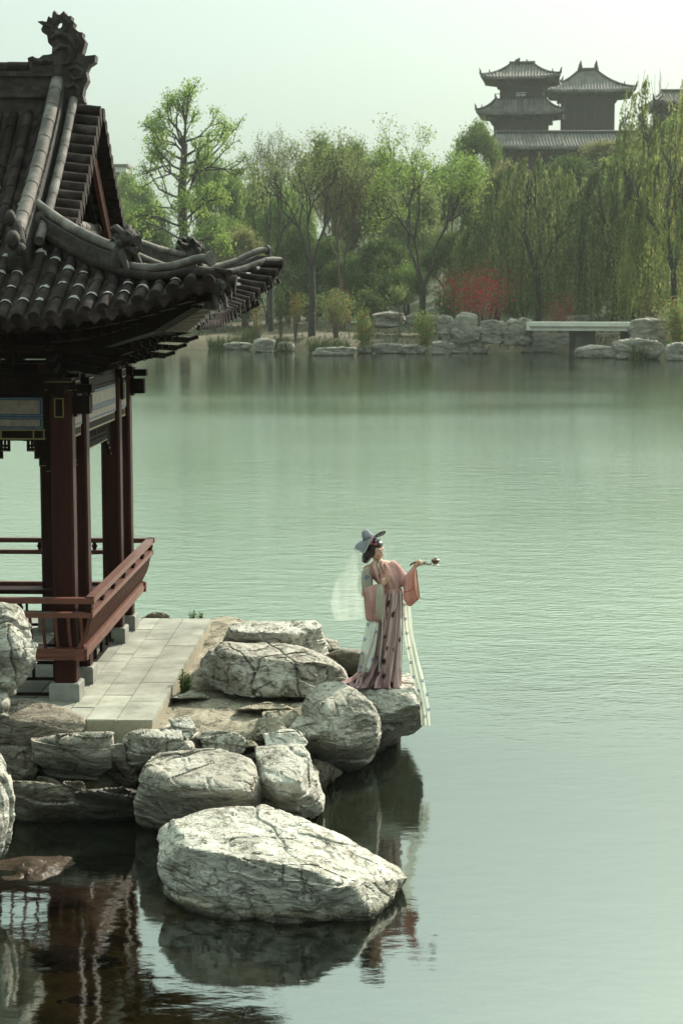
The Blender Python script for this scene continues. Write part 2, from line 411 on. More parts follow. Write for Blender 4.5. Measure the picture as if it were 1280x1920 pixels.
lake_sheen = nd(n, 'ShaderNodeMix', data_type='RGBA'); lake_sheen.inputs[6].default_value = (.012, .014, .009, 1); lake_sheen.inputs[7].default_value = (.128, .172, .124, 1)  # green water body, paled over mid-lake in place of sky reflection
n.links.new(math2('MULTIPLY', mrange(sx.outputs[1], 18.5, 30, 0, 1), mrange(sx.outputs[1], 55, 140, 1, .04)), lake_sheen.inputs[0]); n.links.new(lake_sheen.outputs[2], df.inputs['Color'])
tp = nd(n, 'ShaderNodeBsdfTransparent'); tp.inputs['Color'].default_value = (.80, .76, .62, 1)
# clear shallows by the rocks, murky deep water outside
sh = nd(n, 'ShaderNodeVectorMath', operation='DISTANCE'); sh.inputs[1].default_value = (-2.6, 13.2, 0)
n.links.new(co, sh.inputs[0])
murk = mrange(math2('ADD', sh.outputs['Value'], math2('MULTIPLY', wave(.7, (1, 1, 1), 2), .8)), 2.4, 5.6, .05, 1.0)
body = nd(n, 'ShaderNodeMixShader'); n.links.new(murk, body.inputs[0]); n.links.new(tp.outputs[0], body.inputs[1]); n.links.new(df.outputs[0], body.inputs[2])
fr = nd(n, 'ShaderNodeFresnel'); fr.inputs['IOR'].default_value = 3.9; n.links.new(bp.outputs[0], fr.inputs['Normal'])
mx = nd(n, 'ShaderNodeMixShader'); n.links.new(fr.outputs[0], mx.inputs[0]); n.links.new(body.outputs[0], mx.inputs[1]); n.links.new(gl.outputs[0], mx.inputs[2])
n.links.new(mx.outputs[0], o.inputs[0])
M['water'] = m
tag(mesh_obj('lake_water', [(-260, -4, WZ), (260, -4, WZ), (260, 236, WZ), (-260, 236, WZ)], [(0, 1, 2, 3)], m), kind='structure')

# lake bed ------------------------------------------------------------
M['bed'] = surf('silty_lake_bed', (.03, .016, .006), (.36, .20, .07), (.75, .50, .22), scale=2.2, rough=.9, bump=.6, bscale=6, space='World', bdist=.08)
def bedz(X, Y):
    q = np.stack([X * 1.3, Y * 1.3, X * 0], -1)
    d = np.hypot(X + 3.0, (Y - 12.8) * .8)
    return -.25 - .16 * fbm(q, 4, 3) - np.clip((d - 1.4) * .16, 0, 1.1)
V, F = grid(-9, 6, 7, 30, 110, 160, bedz)
tag(mesh_obj('lake_bed', V, F, M['bed'], smooth=True), kind='structure')
tag(mesh_obj('ground', [(-330, -60, -2.2), (330, -60, -2.2), (330, 520, -2.2), (-330, 520, -2.2)], [(0, 1, 2, 3)], M['bed']), kind='structure')

# the point of land the pavilion stands on ------------------------------
poly = [P(a, b, z=.5).xy for a, b in [(-400, 1360), (240, 1366), (380, 1376), (480, 1384), (560, 1358), (610, 1318), (690, 1285), (700, 1262), (660, 1228), (600, 1200), (590, 1163), (430, 1147), (250, 1148), (-500, 1150)]]
def sdf_poly(X, Y, pl):
    d = np.full(X.shape, 1e9); ins = np.zeros(X.shape, bool)
    for i in range(len(pl)):
        ax, ay = pl[i]; bx, by = pl[(i + 1) % len(pl)]
        ex, ey = bx - ax, by - ay
        t = np.clip(((X - ax) * ex + (Y - ay) * ey) / (ex * ex + ey * ey), 0, 1)
        d = np.minimum(d, np.hypot(X - ax - ex * t, Y - ay - ey * t))
        c = (ay > Y) != (by > Y)
        ins ^= c & (X < ex * (Y - ay) / (ey if abs(ey) > 1e-9 else 1e-9) + ax)
    return np.where(ins, d, -d)
def landz(X, Y):
    d = sdf_poly(X, Y, poly)
    q = np.stack([X * 1.5, Y * 1.5, X * 0], -1)
    nz = fbm(q, 5, 11)
    ledge = np.floor(fbm(q * .9, 3, 5) * 9) / 9
    z = .44 + .14 * (nz - .5) + .22 * (ledge - .5)
    # keep the soil below the paving
    path = (X < -1.3) & (Y > 17.5) & (Y < 24.9)
    z = np.where(path, np.minimum(z, .52), z)
    return z - np.clip(-(d - .35 + .5 * (nz - .5)), 0, 1.2) * 1.7
V, F = grid(-7.5, 1.6, 15.2, 29, 190, 240, landz)
M['ledge'] = rockmat('earthy_ledge', (.37, .335, .26), (.28, .25, .185), (.13, .11, .078), layer=(.9, .9, 3), crack=.3, bump=.8)
tag(mesh_obj('ground', V, F, M['ledge'], smooth=True), kind='structure')

# far bank --------------------------------------------------------------
def shore_y(X):
    u = 640 + X / 175 * FPX
    return np.interp(u, [-600, 200, 420, 520, 640, 760, 900, 1000, 1080, 1280, 2200], [196, 190, 188, 180, 174, 175, 172, 174, 171, 153, 142])
def farz(X, Y):
    q = np.stack([X * .12, Y * .12, X * 0], -1)
    d = Y - shore_y(X) + 5 * (fbm(q * 2, 3, 21) - .5)
    z = -1.2 + 1.9 * np.clip(d / 4 + .3, 0, 1) + 1.6 * np.clip(d / 25, 0, 1) + .8 * (fbm(q, 4, 8) - .5)
    hill = np.clip((d - 45) / 90, 0, 1); hill = hill * hill * (3 - 2 * hill)
    wx = np.interp(X, [-120, -20, 30, 200], [5, 9, 21, 24])
    return z + hill * wx
V, F = grid(-190, 190, 135, 480, 200, 190, farz)
M['bank'] = surf('bank_soil', (.030, .036, .014), (.075, .062, .034), (.095, .08, .052), scale=.3, rough=.95, bump=.5, bscale=2, space='World', bdist=.3)
def green_hill(m):                                          # scrub-covered ground further up the bank
    n = m.node_tree; b = [x for x in n.nodes if x.type == 'BSDF_PRINCIPLED'][0]; old = b.inputs['Base Color'].links[0].from_socket
    co = coords(n, (1, 1, 1), 'World'); sx = nd(n, 'ShaderNodeSeparateXYZ'); n.links.new(co, sx.inputs[0])
    t = nd(n, 'ShaderNodeTexNoise', i_Scale=.9, i_Detail=6.0); n.links.new(co, t.inputs[0])
    g = ramp(n, t.outputs[0], [(.35, (.012, .020, .008)), (.65, (.045, .062, .022))])
    mr = nd(n, 'ShaderNodeMapRange'); mr.inputs[1].default_value = 1.7; mr.inputs[2].default_value = 2.7; n.links.new(sx.outputs[2], mr.inputs[0])
    mx = nd(n, 'ShaderNodeMix', data_type='RGBA'); n.links.new(mr.outputs[0], mx.inputs[0]); n.links.new(old, mx.inputs[6]); n.links.new(g.outputs[0], mx.inputs[7]); n.links.new(mx.outputs[2], b.inputs['Base Color'])
green_hill(M['bank'])
tag(mesh_obj('far_bank', V, F, M['bank'], smooth=True), kind='structure')

def fz(x, y):
    return float(farz(np.array([[x]]), np.array([[y]]))[0, 0])
# ------------------------------------------------------------------ the pavilion
PHI = R(1.68)
c1 = P(122, 1316, z=ZP); c1.y += .15
PV = thing('pavilion', 'dark red timber pavilion with curved grey tile roof at the left edge of the lake', 'pavilion', (c1.x, c1.y, ZP), -PHI)
def toL(p):                                                 # world -> pavilion coordinates
    d = p - Vector((c1.x, c1.y, ZP))
    return Vector((d.x * math.cos(PHI) - d.y * math.sin(PHI), d.x * math.sin(PHI) + d.y * math.cos(PHI), d.z))
def toW(x, y, z=0):
    return Vector((c1.x + x * math.cos(PHI) + y * math.sin(PHI), c1.y - x * math.sin(PHI) + y * math.cos(PHI), ZP + z))
PW, PD, OV = 6.0, 4.23, 1.36                                # width, depth between corner columns, eave overhang
YC = PD / 2
XG = -.20                                                   # gable plane
colx = [0, -.95, -PW + .95, -PW]; coly = [0, .89, PD - .89, PD]
spots = [(x, y) for x in (0, -PW) for y in coly] + [(x, y) for x in colx[1:3] for y in (0, PD)]
for x, y in spots:
    c = MB().box(x - .115, x + .125, y - .12, y + .12, .2, 3.50, ch=.026).build('column', M['red'], PV)
    MB().bevbox(x - .165, x + .165, y - .165, y + .165, -.02, .2, .018).build('plinth', M['stone'], c)

def frame_xy(side):
    """Maps (along, outward) of a side to pavilion x, y; along runs corner to corner."""
    if side == 'right': return lambda a, q: (q, a)
    if side == 'front': return lambda a, q: (-a, -q)
    if side == 'back':  return lambda a, q: (-a, PD + q)
    return lambda a, q: (-PW - q, a)
def sbox(mb, fx, a0, a1, q0, q1, z0, z1):
    x0, y0 = fx(a0, q0); x1, y1 = fx(a1, q1)
    return mb.box(min(x0, x1), max(x0, x1), min(y0, y1), max(y0, y1), z0, z1)

for side in ('front', 'right', 'back', 'left'):
    fx = frame_xy(side); Ls = PD if side in ('right', 'left') else PW
    inner = coly if side in ('right', 'left') else [0, .95, PW - .95, PW]
    # beams
    bm = MB()
    sbox(bm, fx, -.34, Ls + .34, -.09, .09, 3.345, 3.43)
    sbox(bm, fx, -.11, Ls + .11, -.08, .08, 3.432, 3.50)
    sbox(bm, fx, .12, Ls - .12, -.085, .085, 3.04, 3.335)
    sbox(bm, fx, .12, Ls - .12, -.07, .07, 2.83, 3.035)
    if side == 'front' or side == 'back':
        sbox(bm, fx, -.31, -.128, -.085, .085, 3.12, 3.31)
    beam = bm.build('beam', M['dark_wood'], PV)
    pn = MB(); fr_ = MB(); gd = MB()
    bays = [(inner[k] + .13, inner[k + 1] - .13) for k in range(3)]
    for a0, a1 in bays:
        pn = MB(); fr_ = MB(); gd = MB()
        w_ = a1 - a0
        for z0, z1, t in ((3.105, 3.28, .088), (2.97, 3.075, .088)):
            q = .0
            sbox(pn, fx, a0 + .09, a1 - .09, t - .004, t + .008, z0 + .015, z1 - .015)
            for (b0, b1, zz0, zz1) in ((a0 + .06, a1 - .06, z0 - .012, z0 + .008), (a0 + .06, a1 - .06, z1 - .008, z1 + .012)):
                sbox(fr_, fx, b0, b1, t - .004, t + .006, zz0, zz1)
            for b in (a0 + .06, a1 - .08): sbox(fr_, fx, b, b + .02, t - .004, t + .0055, z0 + .009, z1 - .009)
        for z in (2.85, 2.945): sbox(gd, fx, a0 + .04, a1 - .04, .066, .075, z - .008, z + .008)
        for b in (a0 + .05, a0 + .16, a1 - .065, a1 - .18): sbox(gd, fx, b, b + .014, .066, .0745, 2.859, 2.936)
        po = pn.build('painted_panels', M['cream'], beam); fr_.build('panel_border', M['blue'], beam); gd.build('gilt_border', M['gold'], beam)
    # column-top boxes and beam ends
    for a in inner:
        cb = MB(); cg = MB()
        sbox(cb, fx, a - .15, a + .15, .10, .17, 3.37, 3.47)
        sbox(cb, fx, a - .05, a + .05, .135, .168, 3.09, 3.369)
        for b in (a - .05, a + .04): sbox(cg, fx, b, b + .012, .167, .175, 3.10, 3.28)
        for z in (3.092, 3.288): sbox(cg, fx, a - .05, a + .052, .167, .1745, z - .006, z + .006)
        for z in (3.375, 3.465): sbox(cg, fx, a - .145, a + .145, .169, .1745, z - .005, z + .005)
        bo = cb.build('beam_block', M['dark_wood'], beam); cg.build('block_border', M['gold'], beam)
    # hanging fretwork and corner spandrels
    for a0, a1 in bays:
        w_ = a1 - a0
        if w_ > 1.2:
            prof = [(0, .42), (.09, .34), (.20, .27), (.32, .22)]
        else:
            prof = [(0, .34), (.05, .28), (.11, .2), (.16, .12)]
        for s_ in (0, 1):
            fw = MB(); fg = MB()
            for k, (d, hh) in enumerate(prof):
                d2 = prof[k + 1][0] if k + 1 < len(prof) else (w_ / 2 if w_ > 1.2 else d + .08)
                b0, b1 = (a0 + d, a0 + d2) if s_ == 0 else (a1 - d2, a1 - d)
                # stepped frame: bottom bar, side bar, cross bars
                sbox(fw, fx, b0, b1, -.022, .022, 2.83 - hh, 2.83 - hh + .035)
                e = b1 if s_ == 0 else b0
                sbox(fw, fx, e - .014, e + .014, -.02, .02, 2.83 - hh, 2.826)
                sbox(fg, fx, b0, b1, .022, .027, 2.83 - hh + .004, 2.83 - hh + .012)
                nb = max(1, int((b1 - b0) / .06))
                for j in range(nb):
                    aa = b0 + (j + .5) * (b1 - b0) / nb
                    sbox(fw, fx, aa - .011, aa + .011, -.018, .018, 2.83 - hh + .036, 2.825)
                if hh > .10: sbox(fw, fx, b0, b1, -.016, .016, 2.83 - hh * .5 - .012, 2.83 - hh * .5 + .012)
                if hh > .18: sbox(fw, fx, b0, b1, -.0165, .0165, 2.83 - hh * .75 - .01, 2.83 - hh * .75 + .01)
            n0 = len(fw.f); fw.add(fg.v, fg.f)
            frt = fw.build('hanging_fretwork', M['dark_wood'], beam); frt.data.materials.append(M['gold'])
            for i_ in range(n0, len(frt.data.polygons)): frt.data.polygons[i_].material_index = 1
    # bench with outward curving back rest
    bn = MB()
    sbox(bn, fx, -.2, Ls + .2, -.26, .135, .50, .555)
    seat = bn.build('bench_seat', M['red'], PV)
    E = .27
    sill = MB()
    sbox(sill, fx, -E, Ls + E, .14, .24, .475, .60)
    sbox(sill, fx, -E, Ls + E, .24, .256, .515, .56)
    sill.build('bench_sill', M['red_bright'], seat)
    def slatcurve(t):                                        # outward offset and height along a slat
        return (.205 + .05 * math.sin(t * math.pi * 1.25 - .55) + .12 * t ** 3, .60 + .36 * t)
    ns = int((Ls + .4) / .135)
    for k in range(ns + 1):
        a = -.22 + (Ls + .44) * k / ns
        pts = []; sl = MB()
        for t in (0, .2, .4, .6, .8, 1):
            q, z = slatcurve(t); x, y = fx(a, q); pts.append((x, y, z))
        for p0, p1 in zip(pts, pts[1:]):
            out_ = Vector((*fx(1, 1), 0)) - Vector((*fx(1, 0), 0))
            sl.bar(p0, p1, .024, .05, up=out_)
        if side in ('front', 'right'): sl.build('bench_slat', M['red_bright'], seat)
    q1, _ = slatcurve(1)
    rl = MB(); E2 = q1 + .06
    sbox(rl, fx, -E2 + .02, Ls + E2 - .02, q1 - .05, q1 + .035, 0.955, 1.01)
    rl.build('mid_rail', M['red_bright'], seat)
    tr = MB(); sbox(tr, fx, -E2, Ls + E2, q1 - .045, q1 + .05, 1.11, 1.17)
    tr.build('top_rail', M['red_bright'], seat)
    nk = max(3, int(Ls / .62))
    for k in range(nk + 1):
        a = -.3 + (Ls + .6) * k / nk
        x, y = fx(a, q1); kb = MB()
        kb.box(x - .022, x + .022, y - .022, y + .022, 1.011, 1.109)
        kb.ball((x, y, 1.06), (.04, .04, .035))
        kb.build('rail_knob', M['red'], seat)
    # lattice screen below the bench
    for a0, a1 in bays:
        lt = MB()
        for z in (.05, .22, .40):
            sbox(lt, fx, a0 - .01, a1 + .01, -.02, .02, z - .016, z + .016)
        nb = max(2, int((a1 - a0) / .21))
        for j in range(nb + 1):
            aa = a0 + (a1 - a0) * j / nb
            z0, z1 = ((.066, .204), (.236, .384))[j % 2]
            sbox(lt, fx, aa - .014, aa + .014, -.018, .018, z0, z1)
            if j % 3 == 0: sbox(lt, fx, aa - .0145, aa + .0145, -.0185, .0185, .066, .384)
        lt.build('lattice_screen', M['dark_wood'], PV)

# ---- roof -------------------------------------------------------------
ZE = 4.12
def zf_(s): return ZE + .46 * s + .068 * s * s * (1 if s > 0 else 0)
def flare(d): return min(1.25, max(0.0, 1 - d / 2.4) ** 2)
def roof(side, a, s):
    """Point on the roof: a = position along the side (x or y), s = distance in from the straight eave line."""
    if side in ('front', 'back'): d = min(OV - a, a + PW + OV)
    else: d = min(a + OV, PD + OV - a)
    e = flare(d)
    rear = side == 'back' or (side != 'front' and a > PD / 2)
    z = zf_(s) + (.74 if rear else .50) * e * max(0, 1 - (s + .5) / 2.2)
    if side == 'front': return Vector((a, -OV + s, z))
    if side == 'back': return Vector((a, PD + OV - s, z))
    if side == 'right': return Vector((OV - s, a, z))
    return Vector((-PW - OV + s, a, z))
def s_eave(side, a):
    d = min(OV - a, a + PW + OV) if side in ('front', 'back') else min(a + OV, PD + OV - a)
    return -.5 * flare(d)
def s_top(side, a):
    if side in ('front', 'back'):
        d = min(OV - a, a + PW + OV)
        return YC + OV if d > OV - XG else d
    return min(a + OV, PD + OV - a, OV - XG)

roof_part = None
rnd = random.Random(4)
SP = .176
for side in ('front', 'right', 'back', 'left'):
    lo, hi = (-PW - OV - .52, OV + .52) if side in ('front', 'back') else (-OV - .52, PD + OV + .52)
    sheet = MB(); tiles = MB(); mort = MB(); drips = MB(); raf = MB(); raf2 = MB()
    nrow = int((hi - lo) / SP)
    rows = [lo + (hi - lo) * (k + .5) / nrow for k in range(nrow)]
    cuts = [lo + (hi - lo) * k / (2 * nrow) for k in range(2 * nrow + 1)]
    NS = 12
    prev = None
    for a in cuts:                                           # pan tiles as a scalloped sheet with thickness
        s0, s1 = s_eave(side, a), max(s_top(side, a), s_eave(side, a) + .02)
        ring = [roof(side, a, s0 + (s1 - s0) * k / NS) for k in range(NS + 1)]
        if prev:
            for k in range(NS):
                A, B, Cc, D = prev[k], ring[k], ring[k + 1], prev[k + 1]
                q = [A, B, Cc, D]; dn = Vector((0, 0, -.09))
                sheet.hexa([tuple(v + dn) for v in q] + [tuple(v) for v in q])
        prev = ring
    for k, a in enumerate(rows):                             # cover tiles
        s0, s1 = s_eave(side, a) - .03, s_top(side, a) - .02
        if s1 - s0 < .05: continue
        L = .30; nt_ = max(1, round((s1 - s0) / L))
        for j in range(nt_):
            sa, sb = s0 + (s1 - s0) * j / nt_, s0 + (s1 - s0) * (j + 1) / nt_
            pa, pb = roof(side, a, sa), roof(side, a, sb)
            up = Vector((0, 0, .022))
            tiles.tube([pa + up, pb + up - Vector((0, 0, .004))], [.060, .054], 10)
            if j and side != 'left' and rnd.random() < (.80 if j < 5 else .25):
                dd = (pb - pa).normalized()
                c = pa + up; f = rnd.uniform(.45, 1)
                # ragged lime joint over the upper side of the tube
                axx = dd.cross(Vector((0, 0, 1))).normalized(); ayy = axx.cross(dd)
                ww = rnd.uniform(.014, .034)
                ringa, ringb = [], []
                t0, t1 = (math.pi * (.5 - .48 * f + rnd.uniform(-.1, .1)), math.pi * (.5 + .48 * f + rnd.uniform(-.1, .1)))
                for i in range(7):
                    t = t0 + (t1 - t0) * i / 6
                    rr = axx * math.cos(t) + ayy * math.sin(t)
                    ww2 = ww * rnd.uniform(.5, 1.3) * (1 if 0 < i < 6 else .3)
                    ringa.append(c + rr * .0635 - dd * ww2); ringb.append(c + rr * .0625 + dd * ww2)
                nV = len(mort.v)
                mort.v += [tuple(v) for v in ringa + ringb]
                mort.f += [(nV + i, nV + i + 1, nV + 8 + i, nV + 7 + i) for i in range(6)]
        e0 = roof(side, a, s0); e1 = roof(side, a, s0 + .1)
        dd = (e0 - e1).normalized()
        tiles.tube([e0 + up + dd * .002, e0 + up + dd * .022], [.065, .062], 10)   # round end disc
        # pointed drip tile between the rows
        am = a + (hi - lo) / nrow / 2
        if am < hi - .1:
            p = roof(side, am, s_eave(side, am) - .02)
            tdir = (Vector((1, 0, 0)) if side in ('front', 'back') else Vector((0, 1, 0)))
            q = [p - tdir * .075, p + tdir * .075, p + tdir * .05 - Vector((0, 0, .07)), p - Vector((0, 0, .12)), p - tdir * .05 - Vector((0, 0, .07))]
            o2 = dd * .015
            n0 = len(drips.v); drips.v += [tuple(v) for v in q] + [tuple(v + o2) for v in q]
            drips.f += [tuple(n0 + i for i in range(5)), tuple(n0 + 5 + i for i in (4, 3, 2, 1, 0))] + [(n0 + i, n0 + (i + 1) % 5, n0 + 5 + (i + 1) % 5, n0 + 5 + i) for i in range(5)]
    # rafters: long lower rafters and short flying rafters, fanned at the corners
    nr = int((hi - lo) / .19)
    for k in range(nr + 1):
        a = lo + .06 + (hi - lo - .12) * k / nr
        e = roof(side, a, s_eave(side, a) + .07) - Vector((0, 0, .145))
        lim = (-PW, 0) if side in ('front', 'back') else (0, PD)
        ai = min(max(a, lim[0] - .02), lim[1] + .02)
        i0 = roof(side, ai, OV + .05); i0.z = 3.98 if lim[0] < a < lim[1] else 3.93
        e2 = i0.lerp(e, .62) - Vector((0, 0, .05))
        raf.bar(i0 - Vector((0, 0, .05)), e2, .075, .085)
        raf2.bar(i0.lerp(e, .45) + Vector((0, 0, .045)), e, .07, .075)
    sheet_o = sheet.build('roof_slope', M['tile'], PV); sheet_o.data.materials.append(M['dark_wood'])   # underside set near-black, eave shade put into the colour
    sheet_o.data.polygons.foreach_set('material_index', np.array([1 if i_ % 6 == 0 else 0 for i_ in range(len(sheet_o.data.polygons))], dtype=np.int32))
    nt0 = len(tiles.f); tiles.add(mort.v, mort.f)
    to_ = autosmooth(tiles.build('cover_tiles', M['tile'], sheet_o), 40); to_.data.materials.append(M['mortar'])
    for i_ in range(nt0, len(to_.data.polygons)): to_.data.polygons[i_].material_index = 1
    drips.build('drip_tiles', M['tile'], sheet_o)
    raf.build('lower_rafters', M['dark_wood'], sheet_o)
    raf2.build('flying_rafters', M['lit_rafter'] if side == 'right' else M['dark_wood'], sheet_o)  # lit right-hand rafters coloured white, those in shade near-black
# fascia boards along the eaves
for side in ('front', 'right', 'back', 'left'):
    lo, hi = (-PW - OV - .42, OV + .42) if side in ('front', 'back') else (-OV - .42, PD + OV + .42)
    pr = None; fb = MB()
    for k in range(41):
        a = lo + (hi - lo) * k / 40
        p = roof(side, a, s_eave(side, a) + .05) - Vector((0, 0, .10))
        if pr is not None: fb.bar(pr, p, .03, .045)
        pr = p
    fb.build('fascia', M['dark_wood'], PV)
# inner ceiling that closes the roof space over the beams
MB().box(-PW + .1, -.1, .1, PD - .1, 3.70, 3.76).build('ceiling', M['dark_wood'], PV)

# purlins and bracket sets under the eaves
for side in ('front', 'right', 'back', 'left'):
    fx = frame_xy(side); Ls = PD if side in ('right', 'left') else PW
    pu = MB()
    x0, y0 = fx(-.5, .45); x1, y1 = fx(Ls + .5, .45)
    pu.tube([(x0, y0, 3.86), (x1, y1, 3.86)], .085, 10)
    x0, y0 = fx(-.3, .02); x1, y1 = fx(Ls + .3, .02)
    pu.tube([(x0, y0, 4.0), (x1, y1, 4.0)], .09, 10)
    sbox(pu, fx, -.2, Ls + .2, -.05, .05, 3.505, 3.55)
    pu.build('eave_purlins', M['dark_wood'], PV)
def bracket(fx, a, fan=0):
    mb = MB()
    sbox(mb, fx, a - .075, a + .075, -.075, .075, 3.551, 3.60)
    for k in range(3):
        z = 3.602 + k * .115
        hw = .15 + .07 * k
        sbox(mb, fx, a - hw, a + hw, -.036, .036, z, z + .06)
        sbox(mb, fx, a - .034, a + .034, -.1, .18 + .13 * k, z + .001, z + .058)
        for b in (a - hw + .035, a + hw - .035):
            sbox(mb, fx, b - .04, b + .04, -.045, .045, z + .062, z + .112)
        q = .14 + .13 * k
        sbox(mb, fx, a - .045, a + .045, q - .04, q + .04, z + .0615, z + .111)
        if k: sbox(mb, fx, a - hw * .8, a + hw * .8, q - .17, q - .1, z + .002, z + .057)
        # beak-shaped nose sweeping down and out
        p0 = Vector((*fx(a, .2 + .13 * k), z + .05)); p1 = Vector((*fx(a, .42 + .13 * k), z - .01)); p2 = Vector((*fx(a, .5 + .13 * k), z + .015))
        mb.bar(p0, p1, .055, .06); mb.bar(p1, p2, .05, .035)
    return mb
for side in ('front', 'right', 'back', 'left'):
    fx = frame_xy(side); Ls = PD if side in ('right', 'left') else PW
    k = max(5, int(Ls / .62))
    for j in range(k + 1):
        a = Ls * j / k
        br = bracket(fx, a).build('bracket_set', M['dark_wood'], PV)
# corner beams with carved ends
for sx_, cx in ((1, 0), (-1, -PW)):
    for sy_, cy in ((-1, 0), (1, PD)):
        cbm = MB()
        t = 1.86
        pts = [(cx + sx_ * q, cy + sy_ * q, z) for q, z in ((-.2, 3.95), (.6, 3.93), (1.2, 4.10), (1.62, 4.33))]
        for p0, p1 in zip(pts, pts[1:]): cbm.bar(p0, p1, .15, .17)
        pts = [(cx + sx_ * q, cy + sy_ * q, z) for q, z in ((.9, 4.15), (1.4, 4.33), (1.8, 4.55))]
        for p0, p1 in zip(pts, pts[1:]): cbm.bar(p0, p1, .13, .13)
        for k in range(3):                                   # diagonal bracket noses
            z = 3.60 + .10 * k
            q0, q1, q2 = .1, .5 + .14 * k, .62 + .14 * k
            cbm.bar((cx, cy, z + .05), (cx + sx_ * q1, cy + sy_ * q1, z - .01), .075, .075)
            cbm.bar((cx + sx_ * q1, cy + sy_ * q1, z - .01), (cx + sx_ * q2, cy + sy_ * q2, z + .03), .06, .045)
        cbm.build('corner_beam', M['dark_wood'], PV)

# ---- ridges ----------------------------------------------------------------
def sweep(mb, pts, wd, h0, h1, flat=None):                  # wall-like ridge body along pts
    rings = []
    for k, p in enumerate(pts):
        d = (pts[min(k + 1, len(pts) - 1)] - pts[max(k - 1, 0)]); d.z = 0
        x = d.cross(Vector((0, 0, 1))).normalized() * wd / 2
        rings.append([tuple(p + Vector((0, 0, h0)) - x), tuple(p + Vector((0, 0, h0)) + x), tuple(p + Vector((0, 0, h1)) + x * .9), tuple(p + Vector((0, 0, h1)) - x * .9)])
    mb.loft(rings)
def capped(mb, pts, rad, L=.3):                             # row of ridge cap tiles along pts
    # resample
    seg = [0]
    for a, b in zip(pts, pts[1:]): seg.append(seg[-1] + (b - a).length)
    n_ = max(2, round(seg[-1] / L))
    def at_(t):
        for k in range(len(pts) - 1):
            if t <= seg[k + 1] + 1e-9:
                return pts[k].lerp(pts[k + 1], (t - seg[k]) / max(1e-9, seg[k + 1] - seg[k]))
        return pts[-1]
    for j in range(n_):
        a, b = at_(seg[-1] * j / n_), at_(seg[-1] * (j + .5) / n_); c = at_(seg[-1] * (j + 1) / n_)
        mb.tube([a, b, c], [rad, rad * .97, rad * .93], 12)
zr = zf_(YC + OV)
XR = -.06                                                    # ridge end
mr_ = MB()
mr_.box(-PW - XR, XR - .25, YC - .11, YC + .11, zr - .12, zr + .42)
mr_.box(-PW - XR, XR - .25, YC - .15, YC + .15, zr + .12, zr + .17)
mr_.box(-PW - XR, XR - .25, YC - .14, YC + .14, zr + .36, zr + .421)
mridge = mr_.build('main_ridge', M['carved'], PV)
cp = MB(); capped(cp, [Vector((-PW - XR, YC, zr + .46)), Vector((XR - .3, YC, zr + .46))], .085)
autosmooth(cp.build('ridge_caps', M['tile'], mridge), 40)

# owl-tail ridge ornament, outline taken in the ridge plane
oz = [(128, 278), (124, 250), (145, 242), (160, 250), (172, 252), (190, 238), (215, 236), (228, 232), (230, 205), (212, 185), (207, 150), (186, 140), (182, 128), (190, 110), (165, 95), (185, 92), (205, 96), (213, 72), (228, 80), (232, 55), (240, 48), (250, 65), (262, 66), (280, 50), (285, 62), (300, 72), (312, 72), (310, 85), (324, 100), (318, 115), (330, 130), (345, 140), (360, 142), (358, 158), (372, 180), (365, 210), (357, 235), (372, 242), (415, 238), (412, 268), (385, 285), (375, 310), (382, 345), (365, 380), (360, 410), (368, 440), (300, 470), (200, 470), (180, 330), (140, 320)]
YO = toW(XR, YC).y
def oloc(a, b):
    p = toL(P(a / 2.2857, b / 2.2857, y=YO)); return p.x, p.z
hole = [(258 + 15 * math.cos(t), 108 + 17 * math.sin(t)) for t in [2 * math.pi * i / 10 for i in range(10)]]
bmo = bmesh.new()
def ring_edges(pl, dy):
    vs = [bmo.verts.new((oloc(a, b)[0], YC + dy, oloc(a, b)[1])) for a, b in pl]
    return vs, [bmo.edges.new((vs[i], vs[(i + 1) % len(vs)])) for i in range(len(vs))]
va, ea = ring_edges(oz, -.1); vh, eh = ring_edges(hole, -.1)
rf = bmesh.ops.triangle_fill(bmo, edges=ea + eh, use_beauty=True)
faces = [f for f in bmo.faces]
ex = bmesh.ops.extrude_face_region(bmo, geom=faces)
for v in ex['geom']:
    if isinstance(v, bmesh.types.BMVert): v.co.y += .2
bmesh.ops.recalc_face_normals(bmo, faces=bmo.faces)
meo = bpy.data.meshes.new('ridge_ornament'); bmo.to_mesh(meo); bmo.free(); meo.materials.append(M['carved'])
orn = bpy.data.objects.new('ridge_ornament', meo); COL.objects.link(orn); orn.parent = PV
# raised scrolls, fin and jaw on the ornament
sc = MB()
def oscroll(pts, r):
    for dy in (-.1, .1):
        sc.tube([Vector((oloc(a, b)[0], YC + dy, oloc(a, b)[1])) for a, b in pts], r, 7)
oscroll([(225, 170), (245, 150), (275, 150), (300, 165), (320, 190), (330, 225)], [.02, .03, .035, .035, .03, .02])
oscroll([(235, 225), (265, 200), (300, 205), (318, 240), (300, 275), (270, 280)], [.02, .035, .04, .04, .03, .02])
oscroll([(330, 150), (345, 175), (345, 205), (325, 215)], .025)
oscroll([(300, 300), (330, 290), (355, 305), (355, 335), (325, 345), (305, 330)], .03)
oscroll([(295, 380), (325, 365), (345, 385), (335, 410)], .03)
oscroll([(150, 262), (180, 268), (205, 262), (225, 270)], .04)
oscroll([(205, 110), (222, 118), (228, 135), (248, 142), (275, 140), (292, 125), (296, 100), (285, 82)], .022)
autosmooth(sc.build('ornament_scrolls', M['carved'], orn), 50)
for b_ in (-PW,):                                            # matching far-end ornament, out of frame
    o2 = orn.copy(); COL.objects.link(o2); o2.parent = PV; o2.scale.x = -1; o2.location.x = -PW

